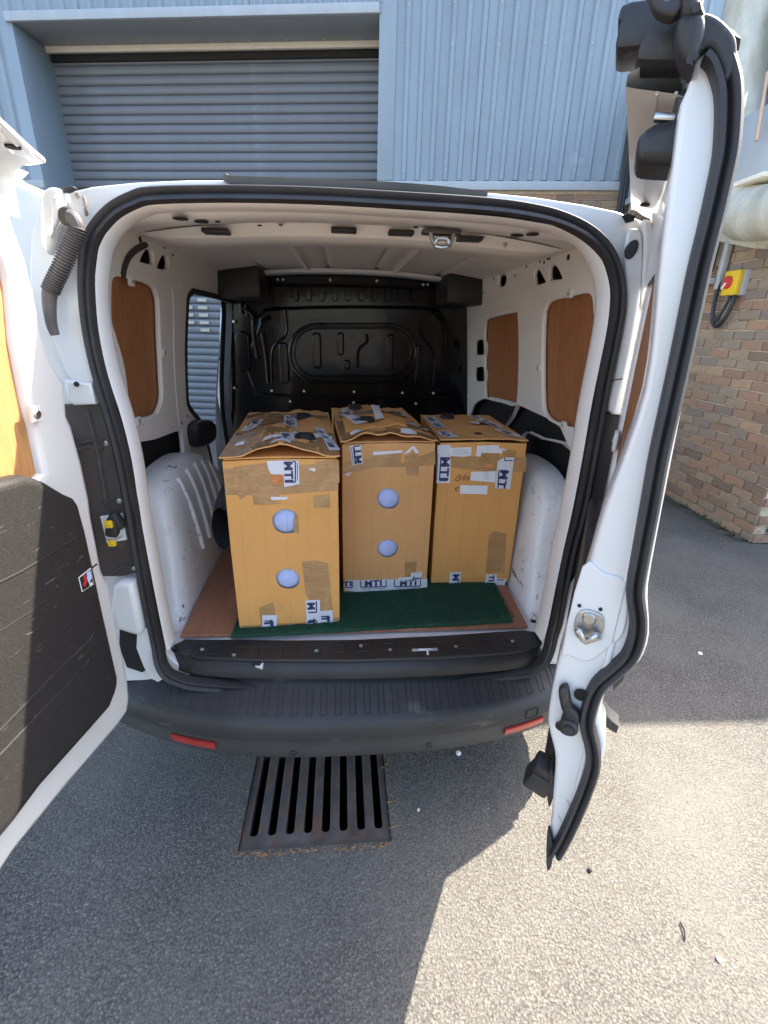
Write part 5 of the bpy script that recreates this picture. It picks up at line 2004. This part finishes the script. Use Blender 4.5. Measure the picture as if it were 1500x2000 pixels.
top_patch(b1, 'paper_label', [(.10, .09), (.16, .085), (.165, .14), (.11, .15)], f1, .0098, M['paper'])
top_patch(b1, 'paper_label', [(.02, .11), (.05, .10), (.05, .13), (.025, .14)], f1, .0098, M['paper'])
top_patch(b1, 'paper_label', [(.01, .33), (.07, .32), (.07, .40), (.015, .42)], f1, .0098, M['paper'])


def cap(root, x, y, f, r=.030):
    z = f(x, y) + .008
    c = disc('hand_hole_cap', (x, y, z), (0, -.05, 1), r, .012, M['blackcap'], root, 24, .005)
    tube('cap_rim', [(x + r * .78 * math.cos(t), y + r * .78 * math.sin(t), z + .013) for t in np.linspace(0, 2 * PI, 20)[:-1]], .0035, M['blackcap'], c, 6, True)


cap(b1, .235, .155, f1, .034)
cap(b1, .225, .60, f1, .034)

# ---------------------------------------------------- middle box
L2_ = (-.060, .322, ZBX)
W2, D2, H2 = .321, .68, 1.176 - ZBX
H_L2 = [[(737, 978), (740, 964), (748, 956), (760, 954), (772, 958), (779, 968), (779, 982), (772, 991), (760, 994), (747, 991)], [(738, 1073), (742, 1060), (752, 1055), (764, 1055), (774, 1062), (777, 1072), (772, 1083), (760, 1089), (748, 1087), (741, 1081)]]
b2, F2, rg = carton('cardboard_box', 'tall brown cardboard box in the middle, two round holes and white tape along its foot', L2_, math.radians(4.1), W2, D2, H2, M['card2'], H_L2, .006, 2)
f2 = top_fn(W2, D2, H2, .030, 9)
flap(b2, 'inner_flap', .004, W2 - .004, -.004, .2, lambda x, y: H2 + .004 + .003 * math.sin(PI * x / W2), .0, M['card2'])
flap(b2, 'top_flap', -.008, W2 + .004, -.016, .33, f2, .006, M['card2'])
flap(b2, 'top_flap', -.002, W2 + .010, .325, D2 + .004, f2, .004, M['card2'])
flap(b2, 'top_flap', .02, W2 * .75, .10, .36, lambda x, y: f2(x, y) + .012 * math.sin(PI * (y - .1) / .26), .010, M['card3'])
for pts, o in (([(670, 905), (735, 893), (786, 905), (850, 880), (850, 908), (786, 912), (735, 912), (670, 925)], .0004), ([(790, 892), (815, 880), (818, 905), (817, 928), (795, 928)], .0010),
               ([(674, 905), (700, 895), (702, 918), (676, 922)], .0010), ([(729, 883), (785, 880), (780, 908), (730, 908)], .0012), ([(791, 1098), (814, 1096), (812, 1130), (790, 1134)], .0008),
               ([(675, 1152), (834, 1146), (833, 1156), (676, 1163)], .0006)):
    front_patch(F2, 'parcel_tape', pts, T, o)
lb = brand_patch(F2, [(683, 871), (704, 868), (709, 905), (688, 908)], .0022, [('MT', 699, 890, .030, 95)])
lines(F2, lb, [seg((690, 872), (694, 906), 2.5), seg((690, 872), (703, 870), 2.5), seg((686, 873), (690, 906), 1.2)], .0032)
front_patch(F2, 'paper_label', [(728, 882), (786, 879), (785, 884), (729, 889)], M['paper'], .0024)
front_patch(F2, 'paper_scrap', [(787, 887), (808, 869), (818, 884), (812, 886), (806, 876), (798, 884)], M['paper'], .0024)
front_patch(F2, 'paper_scrap', [(672, 926), (688, 921), (680, 930)], M['paper'], .0024)
lb = brand_patch(F2, [(673, 1133), (770, 1131), (834, 1130), (834, 1146), (800, 1152), (760, 1153), (700, 1156), (673, 1152)], .0020,
                 [('TI', 679, 1140, .026, 0), ('MTI', 729, 1139, .030, 0), ('MTI', 797, 1138, .030, 0)])
lines(F2, lb, [seg((704, 1133), (704, 1146), 2), seg((704, 1146), (754, 1145), 2), seg((754, 1132), (754, 1145), 2), seg((770, 1131), (770, 1145), 2), seg((770, 1145), (821, 1144), 2), seg((821, 1131), (821, 1144), 2), seg((673, 1147), (688, 1147), 2), seg((688, 1134), (688, 1147), 2),
                seg((706, 1149.5), (752, 1148.5), .8), seg((772, 1148), (820, 1147), .8)], .0030)
front_patch(F2, 'printed_label', [(694, 1153), (717, 1152), (717, 1163), (694, 1164)], M['tapelabel'], .0026)
front_patch(F2, 'printed_label', [(742, 1151), (766, 1150), (766, 1162), (742, 1163)], M['tapelabel'], .0026)
lb = brand_patch(F2, [(778, 1128), (802, 1126), (803, 1118), (824, 1117), (824, 1134), (778, 1136)], .0026, [])
lines(F2, lb, [seg((805, 1130), (824, 1128), 2), seg((808, 1124), (808, 1130), 2)], .0036)
lb = brand_patch(F2, [(780, 1152), (824, 1149), (824, 1158), (780, 1161)], .0026, [('MTI', 803, 1155, .018, 180)])
for q in ([(0, -.012), (.32, -.012), (.32, .05), (0, .06)], [(.18, .08), (.34, .10), (.33, .22), (.18, .2)], [(.02, .42), (.30, .40), (.3, .52), (.02, .55)], [(-.004, .05), (.08, .04), (.07, .3), (0, .33)]):
    top_patch(b2, 'parcel_tape', q, f2, .0075, T)
top_brand(b2, .06, .27, 1.75, f2, .24, .05, 'MTI', .024)
top_brand(b2, .06, .52, 1.5, f2, .14, .05, 'MTI', .0085)
top_brand(b2, .18, .44, -.12, f2, .28, .032, 'MTI', .0085, .024)
top_brand(b2, .25, .16, -.25, f2, .16, .035, 'MTI', .0095, .022)
top_brand(b2, .27, .50, -.2, f2, .10, .035, 'MTI', .0085, .024)
top_patch(b2, 'paper_label', [(.015, .02), (.07, .01), (.075, .05), (.02, .06)], f2, .0098, M['paper'])
top_patch(b2, 'paper_label', [(.195, .0), (.25, -.012), (.26, .03), (.20, .05)], f2, .0102, M['paper'])
top_patch(b2, 'paper_strip', [(.135, .16), (.165, .15), (.185, .46), (.155, .47)], lambda x, y: f2(x, y) + .02, .0098, M['paper'])
cap(b2, .105, .20, lambda x, y: f2(x, y) + .012, .030)
cap(b2, .10, .60, f2, .032)

# ---------------------------------------------------- right box
L3 = (.284, .378, ZBX)
W3, D3, H3 = .312, .50, 1.170 - ZBX
b3, F3, rg = carton('cardboard_box', 'brown cardboard box on the right with handwriting and no holes in front', L3, math.radians(-.9), W3, D3, H3, M['card3'], [], .004, 3)
f3 = top_fn(W3, D3, H3, .004, 12, 0, .35)
flap(b3, 'top_flap', -.003, W3 + .002, -.006, .245, f3, .005, M['card2'])
flap(b3, 'top_flap', -.002, W3 + .001, .25, D3 + .003, f3, .003, M['card2'])
for pts, o in (([(880, 892), (985, 892), (1028, 893), (1027, 921), (950, 921), (880, 912)], .0004), ([(938, 885), (975, 884), (975, 910), (938, 912)], .0010), ([(955, 1045), (965, 1037), (989, 1042), (985, 1120), (949, 1118)], .0008),
               ([(981, 879), (1008, 880), (1006, 892), (982, 890)], .0030)):
    front_patch(F3, 'parcel_tape', pts, T, o)
lb = brand_patch(F3, [(854, 869), (880, 868), (879, 943), (852, 943)], .0020, [('MTI', 867, 915, .040, -90)])
lines(F3, lb, [seg((861, 892), (858, 938), 2.5), seg((858, 938), (874, 938), 2.5), seg((855, 885), (853, 938), 1.2)], .0030)
lb = front_patch(F3, 'paper_label', [(878, 874), (921, 873), (920, 889), (905, 892), (880, 890)], M['paper'], .0026)
lines(F3, lb, [seg((884, 877 + k * 3.2), (884 + 24 + 4 * (k % 3), 877 + k * 3.2), .7) for k in range(4)], .0036, 'inkgrey')
front_patch(F3, 'paper_label', [(932, 870), (974, 869), (975, 875), (990, 877), (981, 885), (940, 884), (938, 892), (929, 890)], M['paper'], .0024)
front_patch(F3, 'torn_card', [(945, 905), (963, 906), (962, 913), (946, 912)], M['orange'], .0020)
lb = brand_patch(F3, [(984, 893), (1004, 893), (996, 955), (966, 953), (972, 900)], .0026, [('MT', 981, 935, .038, -96)])
lines(F3, lb, [seg((974, 918), (972, 952), 2.5), seg((976, 918), (990, 919), 2.5), seg((985, 899), (1001, 899), 2), seg((985, 893), (985, 899), 2)], .0036)
lb = front_patch(F3, 'paper_label', [(920, 921), (968, 920), (967, 942), (918, 938)], M['paper'], .0022)
lines(F3, lb, [seg((944, 921 + k * 4), (954, 922 + k * 4), .9) for k in range(4)], .0032, 'inkgrey')
front_patch(F3, 'paper_label', [(899, 947), (952, 948), (951, 965), (898, 964)], M['paper'], .0022)
lb = brand_patch(F3, [(879, 1118), (900, 1117), (898, 1147), (876, 1147)], .0020, [('MT', 889, 1133, .032, -90)])
lb = brand_patch(F3, [(949, 1122), (970, 1121), (970, 1130), (988, 1130), (985, 1145), (946, 1146)], .0020, [('TI', 959, 1129, .024, -90)])
lines(F3, lb, [seg((971, 1132), (985, 1132), 2)], .0030)


def pen(F, strokes, r=.0012):
    for s in strokes:
        pts = [F.xz(*q) for q in s]
        pts = smooth_loop(pts, 4, False)
        tube('handwriting', [(a, -.0006, z) for a, z in pts], r, M['pen'], F.root, 5)


pen(F3, [[(902, 930), (896, 928), (890, 936), (892, 939), (899, 936), (901, 932), (894, 934)], [(904, 939), (906, 929), (910, 930), (907, 934), (911, 938)], [(913, 938), (914, 930), (918, 937), (919, 930)],
         [(895, 952), (890, 953), (889, 958), (894, 958)], [(890, 955), (894, 955)], [(896, 954), (897, 952)]])
top_brand(b3, .035, .06, 1.75, f3, .11, .05, 'MTI', .0085)
top_brand(b3, .03, .30, 1.62, f3, .24, .05, 'MTI', .0085)
top_brand(b3, .27, .10, 1.72, f3, .15, .045, 'MTI', .0085, .026)
top_brand(b3, .25, .34, 1.72, f3, .26, .045, 'MTI', .0085, .026)
cap(b3, .10, .40, f3, .032)
x_, y_ = .155, .085
disc('top_hole', (x_, y_, f3(x_, y_) + .0055), (0, 0, 1), .017, .0012, M['void'], b3, 20)
top_patch(b3, 'handle_slot', [(.17, .25), (.24, .24), (.24, .27), (.18, .285)], f3, .0075, M['void'])
top_patch(b3, 'paper_strip', [(.165, .235), (.20, .23), (.205, .285), (.175, .295)], f3, .012, M['paper'])

# dark rolled cloth pushed in at the left of the left box
rv = []
for i in range(17):
    t = i / 16
    rv.append([(-.478 + .02 * math.sin(t * 3) + r_ * math.cos(a) * .7, .30 + t * .42, .93 - .10 * (2 * t - 1) ** 2 * .5 + r_ * 1.7 * math.sin(a)) for a in np.linspace(0, 2 * PI, 19) for r_ in (.062 * (1 - .25 * (2 * t - 1) ** 4),)])
cl_ = grid('rolled_cloth', rv, M['cloth'], None)
cl_['label'] = 'dark grey rolled cloth wedged beside the left cardboard box'
cl_['category'] = 'cloth'
